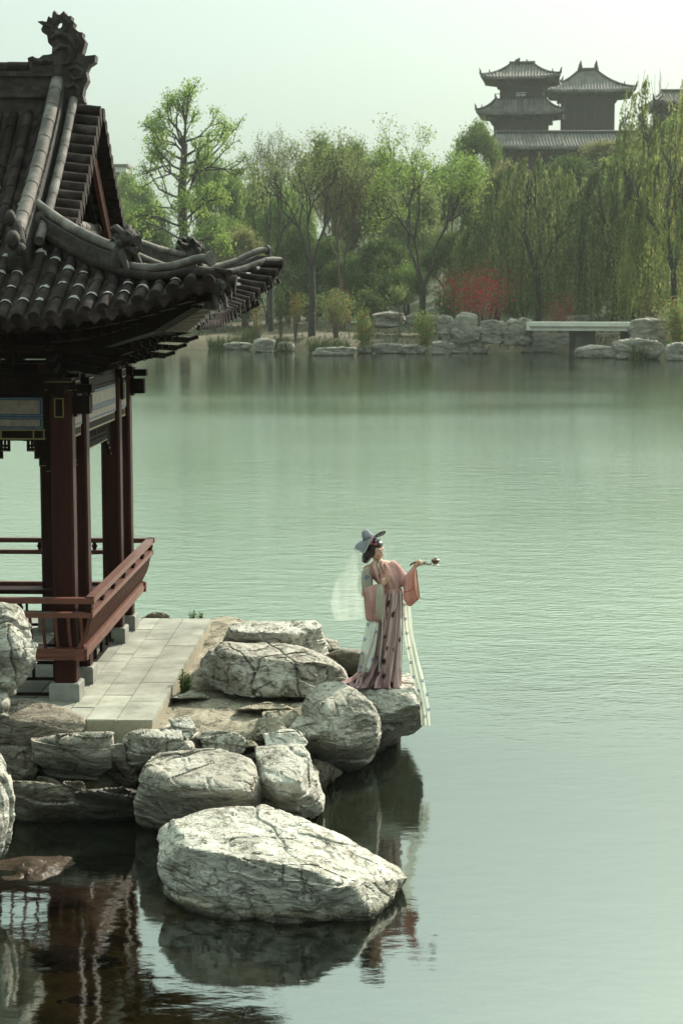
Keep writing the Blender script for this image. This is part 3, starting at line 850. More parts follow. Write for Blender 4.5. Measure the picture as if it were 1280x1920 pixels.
# gable ridges, gable tiles, gable boards
for gx, sg in ((0, 1), (-PW, -1)):
    for side in ('front', 'back'):
        X0 = gx - sg * .36
        line = [roof(side, X0, s) for s in np.linspace(.98, YC + OV - .02, 12)]
        gb = MB(); sweep(gb, line, .20, -.08, .36)
        gr_ = gb.build('gable_ridge', M['carved'], PV)
        cp = MB(); capped(cp, [p + Vector((0, 0, .40)) for p in line], .075, .3)
        lineb = [roof(side, gx - sg * .17, s) + Vector((0, 0, .19)) for s in np.linspace(1.15, YC + OV - .1, 12)]
        capped(cp, lineb, .055, .3)
        autosmooth(cp.build('ridge_caps', M['tile_pale'], gr_), 40)
        # knob and beast where the gable ridge ends
        kb = MB()
        p = line[0]
        kb.tube([p + Vector((0, -.02, -.05)), p + Vector((0, -.03, .25)), p + Vector((0, -.05, .5))], [.11, .10, .05], 9)
        kb.ball((p.x - .06, p.y - .06, p.z + .52), (.06, .08, .09)); kb.ball((p.x - .02, p.y - .14, p.z + .3), (.08, .11, .10))
        kb.ball((p.x + .05, p.y - .1, p.z + .2), (.06, .09, .07))
        kb.build('ridge_beast', M['carved'], gr_, smooth=True)
        # verge tiles pointing out over the gable
        vt = MB(); nv_ = 15
        for j in range(nv_):
            s = 1.30 + (YC + OV - 1.36) * (j + .5) / nv_
            p = roof(side, gx - sg * .17, s)
            a = Vector((gx - sg * .17, p.y, p.z + .10)); b = Vector((gx + sg * .13, p.y, p.z + .06))
            vt.tube([a, b], [.078, .082], 10)
            vt.tube([b, b + Vector((sg * .02, 0, 0))], [.087, .083], 10)
            y_ = p.y + .1
            vt.extrude([(-.075, 0), (.075, 0), (.0, -.13)], lambda u_, v_, d_, b=b, y_=y_: (b.x + d_, y_ + u_, b.z + v_ - .03), -.01 * sg, .01 * sg)
        autosmooth(vt.build('verge_tiles', M['tile'], gr_), 40)
        bd = MB(); XB = gx + sg * (XG + .14)
        ln = [roof(side, gx + sg * XG, s) for s in np.linspace(1.3, YC + OV, 10)]
        rings = [[(XB, p.y, p.z - .30), (XB + sg * .05, p.y, p.z - .30), (XB + sg * .05, p.y, p.z - .05), (XB, p.y, p.z - .05)] for p in ln]
        bd.loft(rings); bd.build('gable_board', M['red_bright'], PV)
    gw = MB(); XW = gx + sg * (XG - .25)
    pf = [(roof('front', XW, s).y, roof('front', XW, s).z - .1) for s in np.linspace(1.3, YC + OV, 8)]
    pb = [(PD - y, z) for y, z in reversed(pf[:-1])]
    gw.extrude(pf + pb, lambda a, b, d: (XW + d, a, b), -.05, .05)
    gw.build('gable_wall', M['dark_wood'], PV)
    # ledge ridge where the skirt roof meets the gable
    bj = MB(); bj.box(min(gx + sg * XG - .1, gx + sg * XG + .1), max(gx + sg * XG - .1, gx + sg * XG + .1), .1, PD - .1, zf_(OV - XG) - .05, zf_(OV - XG) + .16)
    bjo = bj.build('skirt_ridge', M['carved'], PV)
    cp = MB(); capped(cp, [Vector((gx + sg * XG, .1, zf_(OV - XG) + .2)), Vector((gx + sg * XG, PD - .1, zf_(OV - XG) + .2))], .07)
    autosmooth(cp.build('ridge_caps', M['tile_pale'], bjo), 40)

def beast(c, sc_, yaw):
    """Crouching lion-dragon head of fired clay on the ridge."""
    mb = MB(); f = Vector((math.cos(yaw), math.sin(yaw), 0)); l = Vector((-f.y, f.x, 0)); u = Vector((0, 0, 1))
    def q(a, b, h): return tuple(c + (f * a + l * b + u * h) * sc_)
    mb.tube([q(-.18, 0, -.1), q(-.12, 0, .15), q(-.02, 0, .3)], [.16 * sc_, .15 * sc_, .11 * sc_], 9)
    mb.ball(q(.02, 0, .36), (.15 * sc_, .13 * sc_, .12 * sc_))
    mb.tube([q(.05, 0, .36), q(.2, 0, .33)], [.10 * sc_, .07 * sc_], 8)
    mb.tube([q(.04, 0, .24), q(.17, 0, .2)], [.07 * sc_, .05 * sc_], 8)
    for s in (-1, 1):
        mb.tube([q(-.02, s * .07, .42), q(-.12, s * .10, .50), q(-.18, s * .10, .48), q(-.19, s * .09, .42)], [.05 * sc_, .05 * sc_, .045 * sc_, .03 * sc_], 6); mb.ball(q(.15, s * .05, .38), .03 * sc_); mb.ball(q(.0, s * .13, .30), .055 * sc_)
        mb.ball(q(.09, s * .07, .42), .035 * sc_)
        mb.tube([q(-.02, s * .1, .2), q(.1, s * .11, .02), q(.14, s * .11, -.08)], [.06 * sc_, .045 * sc_, .05 * sc_], 6)
    for k in range(5):
        mb.tube([q(-.14 - .02 * k, 0, .36 - .1 * k), q(-.28 - .02 * k, 0, .42 - .1 * k)], [.065 * sc_, .03 * sc_], 6)
        mb.ball(q(-.29 - .02 * k, 0, .44 - .1 * k), .045 * sc_)
    return mb

# corner ridges
for sx_, cx in ((1, 0), (-1, -PW)):
    for sy_, cy in ((-1, 0), (1, PD)):
        side = 'front' if sy_ < 0 else 'back'
        def hip(t):
            a = t if sx_ > 0 else -PW - t
            return roof(side, a, -t + OV)
        cr = MB(); cp = MB()
        l1 = [hip(t) for t in np.linspace(XG - .1, .85, 9)]
        sweep(cr, l1, .19, -.1, .24)
        crn = None
        capped(cp, [p + Vector((0, 0, .29)) for p in l1], .056)
        l2 = [hip(t) + Vector((0, 0, .02 * max(0, t - 1.1) ** 2)) for t in np.linspace(.85, 1.78, 9)]
        sweep(cr, l2, .15, -.1, .10)
        capped(cp, [p + Vector((0, 0, .135 + .05 * (k / 8) ** 2)) for k, p in enumerate(l2)], .046, .26)
        # round cap at the tip and lower side cap rows
        dvec = (l2[-1] - l2[-2]).normalized()
        cp.tube([l2[-1] + Vector((0, 0, .185)), l2[-1] + Vector((0, 0, .19)) + dvec * .03], [.072, .068], 14)
        cro = cr.build('corner_ridge', M['carved'], PV)
        cpo = cp.build('ridge_caps', M['tile_pale'], cro); autosmooth(cpo, 40)
        lw = MB()
        for off in (Vector((0, sy_, 0)), Vector((sx_, 0, 0))):
            ll = [hip(t) + off * .13 * 1.0 + Vector((0, 0, .055)) for t in np.linspace(XG + .1, 1.84, 14)]
            capped(lw, ll, .050, .28)
        autosmooth(lw.build('lower_caps', M['tile_pale'] if sy_ > 0 else M['tile'], cro), 40)
        bst = beast(hip(.86) + Vector((0, 0, .12)), .80, math.atan2(sy_, sx_)).build('ridge_beast', M['carved'], cro); autosmooth(bst, 60)
        # beast mask on the corner beam end
        tip = hip(1.86)
        mk = beast(tip + Vector((0, 0, -.22)), .5, math.atan2(sy_, sx_)).build('beam_end_beast', M['carved'], cro); autosmooth(mk, 60)

# ---- paving ----------------------------------------------------------------------
pv = MB(); r2 = random.Random(12)
bands = [(-7.0, -.35, .9), (-.35, .13, .62), (.13, .37, .55), (.37, .69, .66), (.69, 1.07, .98)]
for x0, x1, L in bands:
    xs = [x0, x1] if x1 - x0 < 1 else list(np.linspace(x0, x1, 9))
    for xa, xb in zip(xs, xs[1:]):
        y = -.98 - r2.random() * L * .0
        while y < 5.05:
            l = L * r2.uniform(.8, 1.2); y2 = min(y + l, 5.05)
            if y2 - y < .15: break
            g = .006
            q = [toW(xa + g, y + g, -.06), toW(xb - g, y + g, -.06), toW(xb - g, y2 - g, -.06), toW(xa + g, y2 - g, -.06)]
            dz = r2.uniform(-.004, .003)
            pv.hexa([tuple(p) for p in q] + [tuple(p + Vector((0, 0, .06 + dz))) for p in q])
            y = y2
tag(pv.build('path', M['paving']), kind='structure')
gt = MB(); q = [toW(-7, -.98, -.35), toW(1.06, -.98, -.35), toW(1.06, 5.05, -.35), toW(-7, 5.05, -.35)]
gt.hexa([tuple(p) for p in q] + [tuple(p + Vector((0, 0, .335))) for p in q])
tag(gt.build('path_base', M['grout']), kind='structure')
# ------------------------------------------------------------------ boulders of the near shore
_ico = {}
def ico(sub):
    if sub not in _ico:
        b = bmesh.new(); bmesh.ops.create_icosphere(b, subdivisions=sub, radius=1)
        _ico[sub] = (np.array([v.co[:] for v in b.verts]), np.array([[v.index for v in f.verts] for f in b.faces])); b.free()
    return _ico[sub]

def rock_mesh(pts, sub=6, p=14, amp=.04, freq=2.2, strata=.02, sfreq=7, seed=0, crack=.03, dip=(.12, .08), grow_=.03, ncut=14, cut=.80):
    """A boulder: rounded intersection of the planes of a hull, then broken up by noise, bedding ledges and cracks."""
    pts = np.array([tuple(q) for q in pts], dtype=float)
    b = bmesh.new()
    for q in pts: b.verts.new(q)
    bmesh.ops.convex_hull(b, input=b.verts); b.normal_update()
    c = (pts.max(0) + pts.min(0)) / 2
    mean = pts.mean(0); c = .5 * c + .5 * mean
    N, H = [], []
    for f in b.faces:
        nrm = np.array(f.normal); h = float(nrm @ (np.array(f.verts[0].co) - c))
        if h < 0: nrm, h = -nrm, -h
        if f.calc_area() < 1e-5: continue
        N.append(nrm); H.append(max(h, .03))
    b.free()
    N, H = np.array(N), np.array(H)
    g = np.random.default_rng(seed + 500)                   # broken faces: random cuts that take off corners
    Nc = g.normal(size=(ncut, 3)) * np.array([1, 1, .8]); Nc /= np.linalg.norm(Nc, axis=1, keepdims=True)
    Hc = ((pts - c) @ Nc.T).max(0) * g.uniform(cut, .97, ncut)
    N = np.concatenate([N, Nc]); H = np.concatenate([H, np.maximum(Hc, .03)])
    V0, F = ico(sub)
    ext = (pts.max(0) - pts.min(0)) / 2
    D = V0 * ext; D /= np.linalg.norm(D, axis=1, keepdims=True)
    q = np.clip(D @ N.T, 0, None) / H
    mxq = q.max(1, keepdims=True)
    p = p * 3.2
    r = 1 / (mxq[:, 0] * ((q / mxq) ** p).sum(1) ** (1 / p))
    Vv = c + D * r[:, None]
    s = seed * 7.31
    size = float(np.mean(ext))
    def disp(V, k):
        w = V + .10 * np.stack([fbm(V * 3 + s, 2, 1), fbm(V * 3 + s + 9, 2, 2), fbm(V * 3 + s + 20, 2, 3)], -1)
        d = amp * 3.6 * (fbm(w * freq * .7 + s, 6, 4, .58) - .5) + grow_
        for j, (ca, sa, fq) in enumerate(((.94, .34, 1.35), (-.3, .95, 1.1), (.6, -.8, 2.1))):   # steep joints
            t = (w[:, 0] * ca + w[:, 1] * sa) * fq * freq * .7 + .55 * fbm(w * 2.3 + s + j, 3, 30 + j) + .35 * w[:, 2]
            f_ = np.abs(t - np.round(t)) / (fq * freq * .7)
            gate = np.clip((fbm(w * 1.7 + s + 5 * j, 2, 40 + j) - .5) / .08, 0, 1)
            d -= crack * np.exp(-(f_ / .011) ** 2) * gate
        t = (w[:, 2] + w[:, 0] * dip[0] + w[:, 1] * dip[1]) * sfreq + 1.6 * fbm(w * 1.4 + s, 3, 6)
        fr = t - np.floor(t); hsh = _hash(np.stack([np.floor(t), t * 0 + seed, t * 0], -1).astype(np.int64), 3)
        d += strata * 1.5 * ((hsh - .5) * 1.6 + .5 * np.sqrt(fr) - .25)
        # blocky facets
        vb = np.floor(w * freq * 2.2 + s + .7 * fbm(w * 4 + s, 2, 12)[:, None])
        d += strata * 1.1 * (_hash(vb.astype(np.int64), 8) - .5)
        vb = np.floor(w * np.array([3, 3, 5.]) * 2.6 + s + .8 * fbm(w * 7 + s, 2, 13)[:, None])
        d += .012 * (_hash(vb.astype(np.int64), 9) - .5)
        return d
    d = disp(Vv, 0)
    Vv = Vv + D * d[:, None]
    return Vv, F

def rock(label, uvz, m='rock', group=None, name='boulder', cat='boulder', float_=False, **kw):
    low = (lambda z: z + WZ) if float_ else (lambda z: z + WZ * min(1, max(0, (.30 - z) / .22)))   # feet reach the water level
    pts = [P(a[0], a[1], z=low(a[2])) if len(a) == 3 else P(a[0], a[1], y=a[3]) for a in uvz]
    V, F = rock_mesh(pts, **kw)
    loc = (float(V[:, 0].mean()), float(V[:, 1].mean()), float(V[:, 2].min()))
    o = mesh_obj(name, V, F, M[m], smooth=True, loc=loc)
    o.data.set_sharp_from_angle(angle=R(42))
    return tag(o, label, cat, group)
G1 = 'boulders along the near shore'
# big pale slab in the water
rock('largest pale flat-topped boulder standing in the water in the foreground',
     [(335, 1700, -.12), (400, 1738, -.12), (500, 1750, -.12), (600, 1752, -.12), (695, 1750, -.12), (742, 1668, -.1), (700, 1640, -.1), (420, 1590, -.1),
      (318, 1606, .46), (352, 1590, .57), (480, 1612, .55), (580, 1632, .48), (650, 1658, .33), (705, 1722, .02), (750, 1640, .14),
      (343, 1532, .64), (400, 1517, .66), (500, 1516, .62), (580, 1545, .54), (660, 1580, .36), (735, 1622, .17), (300, 1640, .27), (303, 1560, .52), (300, 1600, .42)],
     'rock_white', G1, float_=True, sub=7, p=40, ncut=3, cut=.94, amp=.024, freq=2.4, strata=.028, sfreq=6, seed=1, crack=.035, dip=(.25, .1))
# shore wall below the paving
rock('rounded boulder with dark stained lower half behind the big pale slab',
     [(300, 1414, .60), (400, 1404, .62), (470, 1424, .60), (258, 1462, .5), (375, 1478, .50), (482, 1482, .44), (252, 1500, .25), (262, 1552, 0), (380, 1575, -.1), (490, 1540, 0), (496, 1500, .2), (300, 1490, -.1), (480, 1480, -.1)],
     'rock', G1, sub=7, p=10, amp=.05, freq=2, strata=.02, sfreq=6, seed=2, crack=.05)
rock('pale cracked angular boulder right of the dark stained boulder',
     [(484, 1402, .60), (560, 1397, .62), (578, 1420, .56), (480, 1468, .48), (556, 1476, .45), (602, 1505, .14), (596, 1535, -.05), (560, 1550, -.08), (490, 1515, .1), (484, 1440, -.05), (585, 1440, 0)],
     'rock_white', G1, sub=6, p=20, amp=.035, freq=3, strata=.03, sfreq=6, seed=3, crack=.06)
rock('small low slab wedged at the foot of the pale cracked boulder',
     [(495, 1503, .22), (550, 1498, .22), (568, 1515, .18), (495, 1525, .12), (560, 1543, .02), (520, 1545, 0), (565, 1540, -.05), (500, 1510, -.05)], 'rock', G1, sub=5, p=14, seed=4, amp=.02, strata=.02)
rock('large rounded grey boulder beside the rock the woman stands on',
     [(560, 1318, .72), (592, 1282, .88), (636, 1280, .90), (674, 1302, .80), (702, 1330, .66), (709, 1375, .42), (702, 1412, .2), (650, 1446, -.02), (605, 1432, .1), (585, 1395, .35), (600, 1330, .78), (650, 1330, .76), (640, 1390, .45), (690, 1370, -.1), (620, 1390, -.1)],
     'rock', G1, sub=7, p=9, amp=.055, freq=2.6, strata=.016, sfreq=7, seed=5, crack=.045)
rock('smaller craggy boulder leaning on the left of the large rounded one',
     [(540, 1362, .60), (560, 1340, .68), (600, 1345, .66), (608, 1385, .46), (600, 1430, .12), (585, 1442, .02), (560, 1420, .2), (540, 1392, .42), (575, 1380, .52), (560, 1390, -.05), (600, 1390, -.05)],
     'rock', G1, sub=6, p=9, amp=.05, freq=3, strata=.016, seed=6, crack=.05)
rock('flat-topped overhanging rock under the feet of the woman at the water edge',
     [(668, 1284, .66), (705, 1268, .67), (760, 1268, .67), (786, 1288, .64), (690, 1300, .64), (752, 1308, .63), (783, 1318, .56), (692, 1352, .36), (718, 1382, .16), (764, 1380, .14), (789, 1358, .24), (700, 1340, .12), (770, 1340, .14), (668, 1310, .45)],
     'rock_white', G1, sub=7, p=11, amp=.03, freq=2.6, strata=.016, sfreq=9, seed=7, crack=.03)
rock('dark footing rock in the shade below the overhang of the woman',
     [(640, 1372, .32), (745, 1366, .30), (640, 1440, -.1), (752, 1396, -.1), (700, 1340, .30), (640, 1340, .3), (740, 1350, -.2)], 'rock_shaded', G1, sub=5, p=8, amp=.04, seed=8)
rock('long low wavy boulder on the bare ground between the path and the woman',
     [(373, 1252, .74), (376, 1290, .54), (440, 1306, .52), (560, 1310, .52), (650, 1296, .52), (402, 1214, .96), (430, 1224, .97), (500, 1226, .94), (600, 1246, .85), (655, 1254, .72), (420, 1205, 1.0), (560, 1214, .94), (630, 1240, .78), (430, 1236, .45), (640, 1256, .45)],
     'rock', G1, sub=7, p=11, amp=.05, freq=2.4, strata=.03, sfreq=7, seed=9, crack=.05, dip=(.3, .1))
rock('flat pale boulder with a sloping right end behind the long wavy one',
     [(440, 1167, 1.02), (590, 1164, 1.02), (604, 1182, .92), (425, 1182, .96), (520, 1198, .94), (415, 1200, .82), (420, 1216, .5), (560, 1232, .5), (618, 1240, .48), (440, 1190, .4), (610, 1205, .4)],
     'rock_white', G1, sub=6, p=16, amp=.035, freq=2.6, strata=.035, sfreq=7, seed=10, crack=.04)
rock('low brown weathered rock just behind the skirt of the woman',
     [(606, 1228, .42), (640, 1216, .48), (690, 1218, .46), (700, 1240, .36), (690, 1268, .1), (610, 1258, .2), (640, 1240, -.1), (700, 1250, -.1)], 'rock_brown', G1, sub=6, p=8, amp=.05, seed=11)
rock('white layered boulder with a chipped top at the near end of the path',
     [(225, 1378, .58), (262, 1366, .62), (338, 1368, .60), (350, 1400, .46), (345, 1416, .38), (270, 1440, .20), (225, 1446, .18), (222, 1410, .4), (300, 1392, .56), (290, 1400, -.1), (340, 1400, -.1)],
     'rock_white', G1, sub=6, p=16, amp=.03, freq=3, strata=.035, sfreq=9, seed=12, crack=.04)
rock('broad grey boulder with horizontal bedding below the corner of the path',
     [(62, 1382, .58), (130, 1374, .60), (208, 1372, .60), (216, 1390, .52), (205, 1440, .24), (150, 1468, .06), (105, 1455, .12), (60, 1425, .3), (70, 1395, .54), (190, 1394, .50), (80, 1410, -.1), (210, 1410, -.1)],
     'rock', G1, sub=7, p=13, amp=.04, freq=2.2, strata=.035, sfreq=10, seed=13, crack=.05)
rock('dark rubble rock filling the gap below the white layered boulder',
     [(195, 1400, .36), (260, 1420, .3), (250, 1490, -.05), (190, 1470, .02), (205, 1430, .26), (240, 1440, .25), (220, 1400, -.1)], 'rock_brown', G1, sub=6, p=9, amp=.06, freq=4, seed=14, crack=.06)
rock('long dark rounded stone lying along the front of the pavilion',
     [(-60, 1316, .74), (40, 1310, .76), (110, 1322, .70), (160, 1350, .60), (170, 1364, .54), (100, 1392, .42), (30, 1410, .32), (-60, 1420, .3), (-40, 1340, .72), (60, 1350, .66), (20, 1350, .2), (150, 1360, .3)],
     'rock_brown', G1, sub=6, p=9, amp=.05, freq=1.8, strata=.014, seed=15, crack=.05)
rock('big dark lower rock under the long rounded stone at the left edge',
     [(-60, 1400, .42), (60, 1395, .46), (70, 1440, .25), (50, 1480, .05), (-60, 1490, .05), (20, 1440, -.1), (60, 1440, -.1)], 'rock_brown', G1, sub=6, p=9, amp=.06, seed=16)
rock('bright bulging boulder with curved cracks at the left edge beside the pavilion rail',
     [(-50, 1150, 1.36, 17.6), (10, 1130, 0, 17.55), (38, 1150, 0, 17.5), (56, 1190, 0, 17.4), (63, 1222, 0, 17.4), (52, 1270, 0, 17.35), (20, 1300, 0, 17.3), (-50, 1312, 0, 17.3), (15, 1180, 0, 17.1), (30, 1230, 0, 17.0), (5, 1270, 0, 17.05), (-40, 1200, 0, 17.0), (30, 1200, 0, 17.8), (-40, 1200, 0, 17.9), (20, 1280, 0, 17.6)],
     'rock_white', G1, sub=7, p=9, amp=.035, freq=2.6, strata=.035, sfreq=7, seed=17, crack=.05, dip=(.1, .3))
rock('small stone below the bright bulging boulder at the left edge',
     [(-40, 1290, 0, 17.2), (12, 1296, 0, 17.2), (16, 1320, 0, 17.1), (8, 1350, 0, 17.1), (-40, 1360, 0, 17.1), (0, 1320, 0, 16.9), (0, 1320, 0, 17.4)], 'rock', G1, sub=5, p=8, amp=.04, seed=18)
rock('pale pitted boulder cut by the left edge in the foreground',
     [(-50, 1404, 0, 15.6), (6, 1408, 0, 15.6), (20, 1440, 0, 15.5), (28, 1490, 0, 15.4), (22, 1560, 0, 15.3), (8, 1610, 0, 15.2), (-50, 1660, 0, 15.1), (-5, 1480, 0, 15.1), (-5, 1560, 0, 15.0), (10, 1480, 0, 15.9), (-40, 1500, 0, 16)], 'rock_white', G1, sub=6, p=8, amp=.06, freq=3.4, seed=19, crack=.05)
rock('wide dark bedded rock at the water line below the grey bedded boulder',
     [(14, 1462, .32), (90, 1466, .30), (140, 1480, .26), (150, 1540, .0), (30, 1545, .0), (5, 1510, .12), (60, 1480, -.2), (140, 1500, -.2)], 'rock_brown', G1, sub=6, p=16, amp=.03, strata=.05, sfreq=12, seed=20)
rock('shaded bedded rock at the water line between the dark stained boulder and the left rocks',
     [(136, 1486, .24), (230, 1474, .30), (262, 1490, .2), (255, 1535, .0), (150, 1540, .0), (160, 1500, -.2), (250, 1500, -.2)], 'rock_shaded', G1, sub=6, p=14, amp=.035, strata=.05, sfreq=12, seed=21)
# broken flat stones on the bare ground
for k, (lab, u, v, du, dv, h) in enumerate([
        ('flat broken stone behind the rounded dark stained boulder', 410, 1384, 42, 12, .10), ('flat tilted flake beside the small craggy boulder', 508, 1372, 26, 20, .10),
        ('thin flat flake on the ground below the green weed', 356, 1308, 30, 5, .05), ('low chipped stone behind the pale cracked boulder', 450, 1400, 36, 10, .10),
        ('small loose stone beside the white layered boulder', 352, 1405, 9, 6, .07), ('thin shelf of stone in front of the long wavy boulder', 500, 1330, 50, 7, .05)]):
    z = .50
    rock(lab, [(u - du, v, z + h * .6), (u - du * .5, v - dv, z + h), (u + du * .6, v - dv, z + h), (u + du, v, z + h * .6), (u - du * .8, v + dv, z - .12), (u + du * .8, v + dv, z - .12), (u - du, v, z - .15), (u + du, v, z - .15)],
         'ledge' if k % 2 else 'rock', 'loose flat stones on the bare ground', 'stone', 'stone', sub=5, p=16, amp=.02, freq=4, strata=.02, sfreq=14, seed=30 + k, crack=.03)
rock('low brown mound of earthy rock past the far end of the path', [(264, 1160, .52), (290, 1147, .66), (318, 1152, .62), (330, 1166, .5), (270, 1172, .45), (320, 1172, .45), (290, 1158, .3)], 'rock_brown', G1, sub=5, p=8, amp=.06, freq=5, seed=40)
# rubble that knits the bank together
RG = 'rubble between the near boulders'
for k, (lab, q, mm) in enumerate([
        ('angular block between the grey bedded boulder and the white layered one', [(205, 1398, .5), (232, 1392, .52), (240, 1420, .34), (236, 1455, .12), (208, 1450, .12), (200, 1420, .34), (225, 1400, .0)], 'rock'),
        ('stacked flat rock on top of the pale cracked angular boulder', [(500, 1378, .62), (556, 1374, .64), (572, 1392, .56), (560, 1410, .5), (498, 1412, .5), (530, 1390, .3)], 'rock_white'),
        ('squat block behind the rounded dark stained boulder', [(376, 1384, .64), (440, 1378, .66), (468, 1396, .58), (456, 1416, .5), (380, 1412, .52), (420, 1400, .3)], 'rock'),
        ('brown ledge rock in the hollow right of the pale cracked boulder', [(588, 1420, .3), (612, 1430, .25), (640, 1450, .06), (600, 1490, -.02), (586, 1470, .1), (610, 1450, -.2)], 'rock_brown'),
        ('layered ledge rock between the low wavy boulder and the craggy one', [(500, 1336, .60), (552, 1330, .62), (566, 1350, .56), (540, 1366, .5), (498, 1358, .5), (530, 1350, .3)], 'ledge'),
        ('flat slab of rock past the corner of the path behind the white layered boulder', [(320, 1352, .64), (352, 1350, .64), (372, 1372, .56), (350, 1390, .5), (322, 1380, .52), (340, 1370, .3)], 'rock_white'),
        ('angular rock on the shore behind the flat pale boulder', [(590, 1196, .55), (632, 1200, .5), (640, 1222, .42), (600, 1226, .4), (612, 1210, .1)], 'rock'),
        ('dark wedge of rock between the two lower bedded rocks', [(120, 1462, .3), (160, 1462, .32), (165, 1500, .16), (150, 1532, .0), (118, 1520, .0), (140, 1500, -.2)], 'rock_brown')]):
    rock(lab, q, mm, RG, 'boulder', 'rock', sub=6, p=12, amp=.035, freq=3.2, strata=.03, sfreq=10, seed=140 + k, crack=.03)
# drowned stones in the shallows
for k, (lab, q, mm) in enumerate([
        ('flat wet brown rock barely breaking the surface at the lower left', [(-60, 1630, -.01), (60, 1606, .015), (150, 1614, -.01), (190, 1640, -.07), (120, 1690, -.08), (-20, 1700, -.05), (60, 1650, -.3), (-40, 1660, -.3)], 'wet'),
        ('drowned brown stone in the dark water behind the big pale slab', [(262, 1600, -.08), (300, 1590, -.06), (318, 1600, -.08), (270, 1622, -.14), (310, 1622, -.14), (290, 1605, -.3)], 'wet'),
        ('drowned brown slab glimmering at the bottom left corner', [(-20, 1790, -.15), (120, 1775, -.10), (240, 1800, -.14), (250, 1850, -.2), (100, 1860, -.2), (-20, 1850, -.2), (100, 1810, -.5)], 'wet'),
        ('drowned stone near the lower edge of the photo', [(60, 1880, -.16), (180, 1870, -.13), (250, 1900, -.2), (150, 1940, -.22), (50, 1930, -.22), (150, 1900, -.5)], 'wet'),
        ('small drowned stone under the large rounded boulder', [(672, 1428, -.05), (700, 1424, -.03), (712, 1436, -.08), (680, 1444, -.12), (705, 1446, -.12), (690, 1436, -.3)], 'wet')]):
    if 'wet' not in M:
        M['wet'] = surf('wet_brown_stone', (.012, .007, .004), (.034, .020, .010), (.07, .045, .024), scale=5, rough=.45, spec=.3, bump=.8, bscale=18, space='World')
    rock(lab, q, mm, 'drowned stones in the shallows', 'drowned_stone', 'stone', float_=True, sub=6, p=8, amp=.05, freq=3, seed=50 + k)

# weeds ----------------------------------------------------------------
M['weed'] = leafmat('weed_leaf', (.06, .12, .02), (.14, .20, .045), .35)
def weed(base, h, r, n, seed, label):
    rr = random.Random(seed); st = MB(); lf = MB()
    root = thing('weed', label, 'weed', base, 0, 'weeds along the path')
    for k in range(n):
        a = rr.uniform(0, 6.28); tip = Vector((math.cos(a) * r * rr.uniform(.2, 1), math.sin(a) * r * rr.uniform(.2, 1), h * rr.uniform(.5, 1)))
        b0 = Vector((math.cos(a) * r * .3, math.sin(a) * r * .3, -.03))
        st.tube([b0, b0.lerp(tip, .5) + Vector((0, 0, .02)), tip], [.005, .004, .002], 4)
        for j in range(9):
            p = b0.lerp(tip, .25 + .75 * j / 8); q = rr.uniform(0, 6.28); L = rr.uniform(.025, .055)
            d = Vector((math.cos(q), math.sin(q), rr.uniform(-.2, .7))).normalized() * L; s = d.cross(Vector((0, 0, 1))).normalized() * L * .3
            lf.add([tuple(p), tuple(p + d * .5 + s), tuple(p + d), tuple(p + d * .5 - s)], [(0, 1, 2, 3)])
    st.build('stems', M['weed'], root); lf.build('leaves', M['weed'], root)
weed(P(345, 1298, z=.5), .26, .12, 26, 1, 'bushy green weed at the right edge of the path')
weed(P(360, 1166, z=.5), .20, .06, 8, 2, 'left of two small weeds past the far end of the path')
weed(P(374, 1168, z=.5), .17, .06, 9, 3, 'right of two small weeds past the far end of the path')
# ------------------------------------------------------------------ the woman on the rock
YW = 19.96
BASE = P(660 + 58, 1290, y=YW); BASE.y = YW; BASE.z = .655
def Wp(x, y, dy=0.0):                                       # photo detail coordinates -> metres relative to her feet
    return P(600 + x / 4.173, 960 + y / 4.173, y=YW + dy) - BASE
KZ = 4.173 * PXM(YW, 1.5)                                   # detail pixels per metre

def skinmat():
    m, n, o = newmat('skin')
    b = nd(n, 'ShaderNodeBsdfPrincipled'); b.inputs['Roughness'].default_value = .5; b.inputs['Specular IOR Level'].default_value = .35
    t = nd(n, 'ShaderNodeTexNoise', i_Scale=18.0, i_Detail=3.0); n.links.new(coords(n), t.inputs[0])
    n.links.new(ramp(n, t.outputs[0], [(.3, (.50, .31, .225)), (.7, (.60, .40, .30))]).outputs[0], b.inputs['Base Color'])
    b.inputs['Subsurface Weight'].default_value = .15; b.inputs['Subsurface Radius'].default_value = (.01, .004, .002)
    n.links.new(b.outputs[0], o.inputs[0]); return m
M['skin'] = skinmat()
M['hair'] = surf('black_hair', (.010, .006, .006), (.022, .013, .012), scale=40, stretch=(1, 1, .15), rough=.4, bump=.4, bscale=60)
M['pink'] = cloth('dusty_pink_silk', (.46, .255, .235), (.62, .39, .36), .25, 1, 14, (1, 1, .3))
M['pink_sheer'] = cloth('sheer_coral_silk', (.52, .29, .25), (.64, .40, .35), .36, .95, 14, (1, 1, .3))
M['coral'] = cloth('coral_lining', (.62, .38, .28), (.72, .48, .36), .45, .9, 14)
M['seam'] = cloth('rust_seam', (.30, .09, .06), (.36, .12, .08), .1)
M['beige'] = cloth('beige_linen', (.40, .37, .30), (.52, .49, .41), .2, 1, 20, (1, 1, .3))
M['gauze'] = cloth('white_gauze', (.66, .70, .62), (.80, .83, .75), .45, .8, 12, (1, 1, .2))
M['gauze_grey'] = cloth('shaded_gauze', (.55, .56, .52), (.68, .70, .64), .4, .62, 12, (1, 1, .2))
M['veil'] = cloth('veil_gauze', (.84, .90, .82), (.90, .95, .88), .5, .17, 3, (1, 1, .3))
M['hatcloth'] = surf('grey_blue_hat_felt', (.17, .185, .205), (.25, .265, .285), scale=30, rough=.9, bump=.25, bscale=160)
M['hatlining'] = surf('dark_hat_lining', (.02, .02, .022), (.04, .04, .045), scale=20, rough=.9, bump=.1)
M['print'] = cloth('blue_print', (.07, .13, .28), (.12, .19, .36), .2)
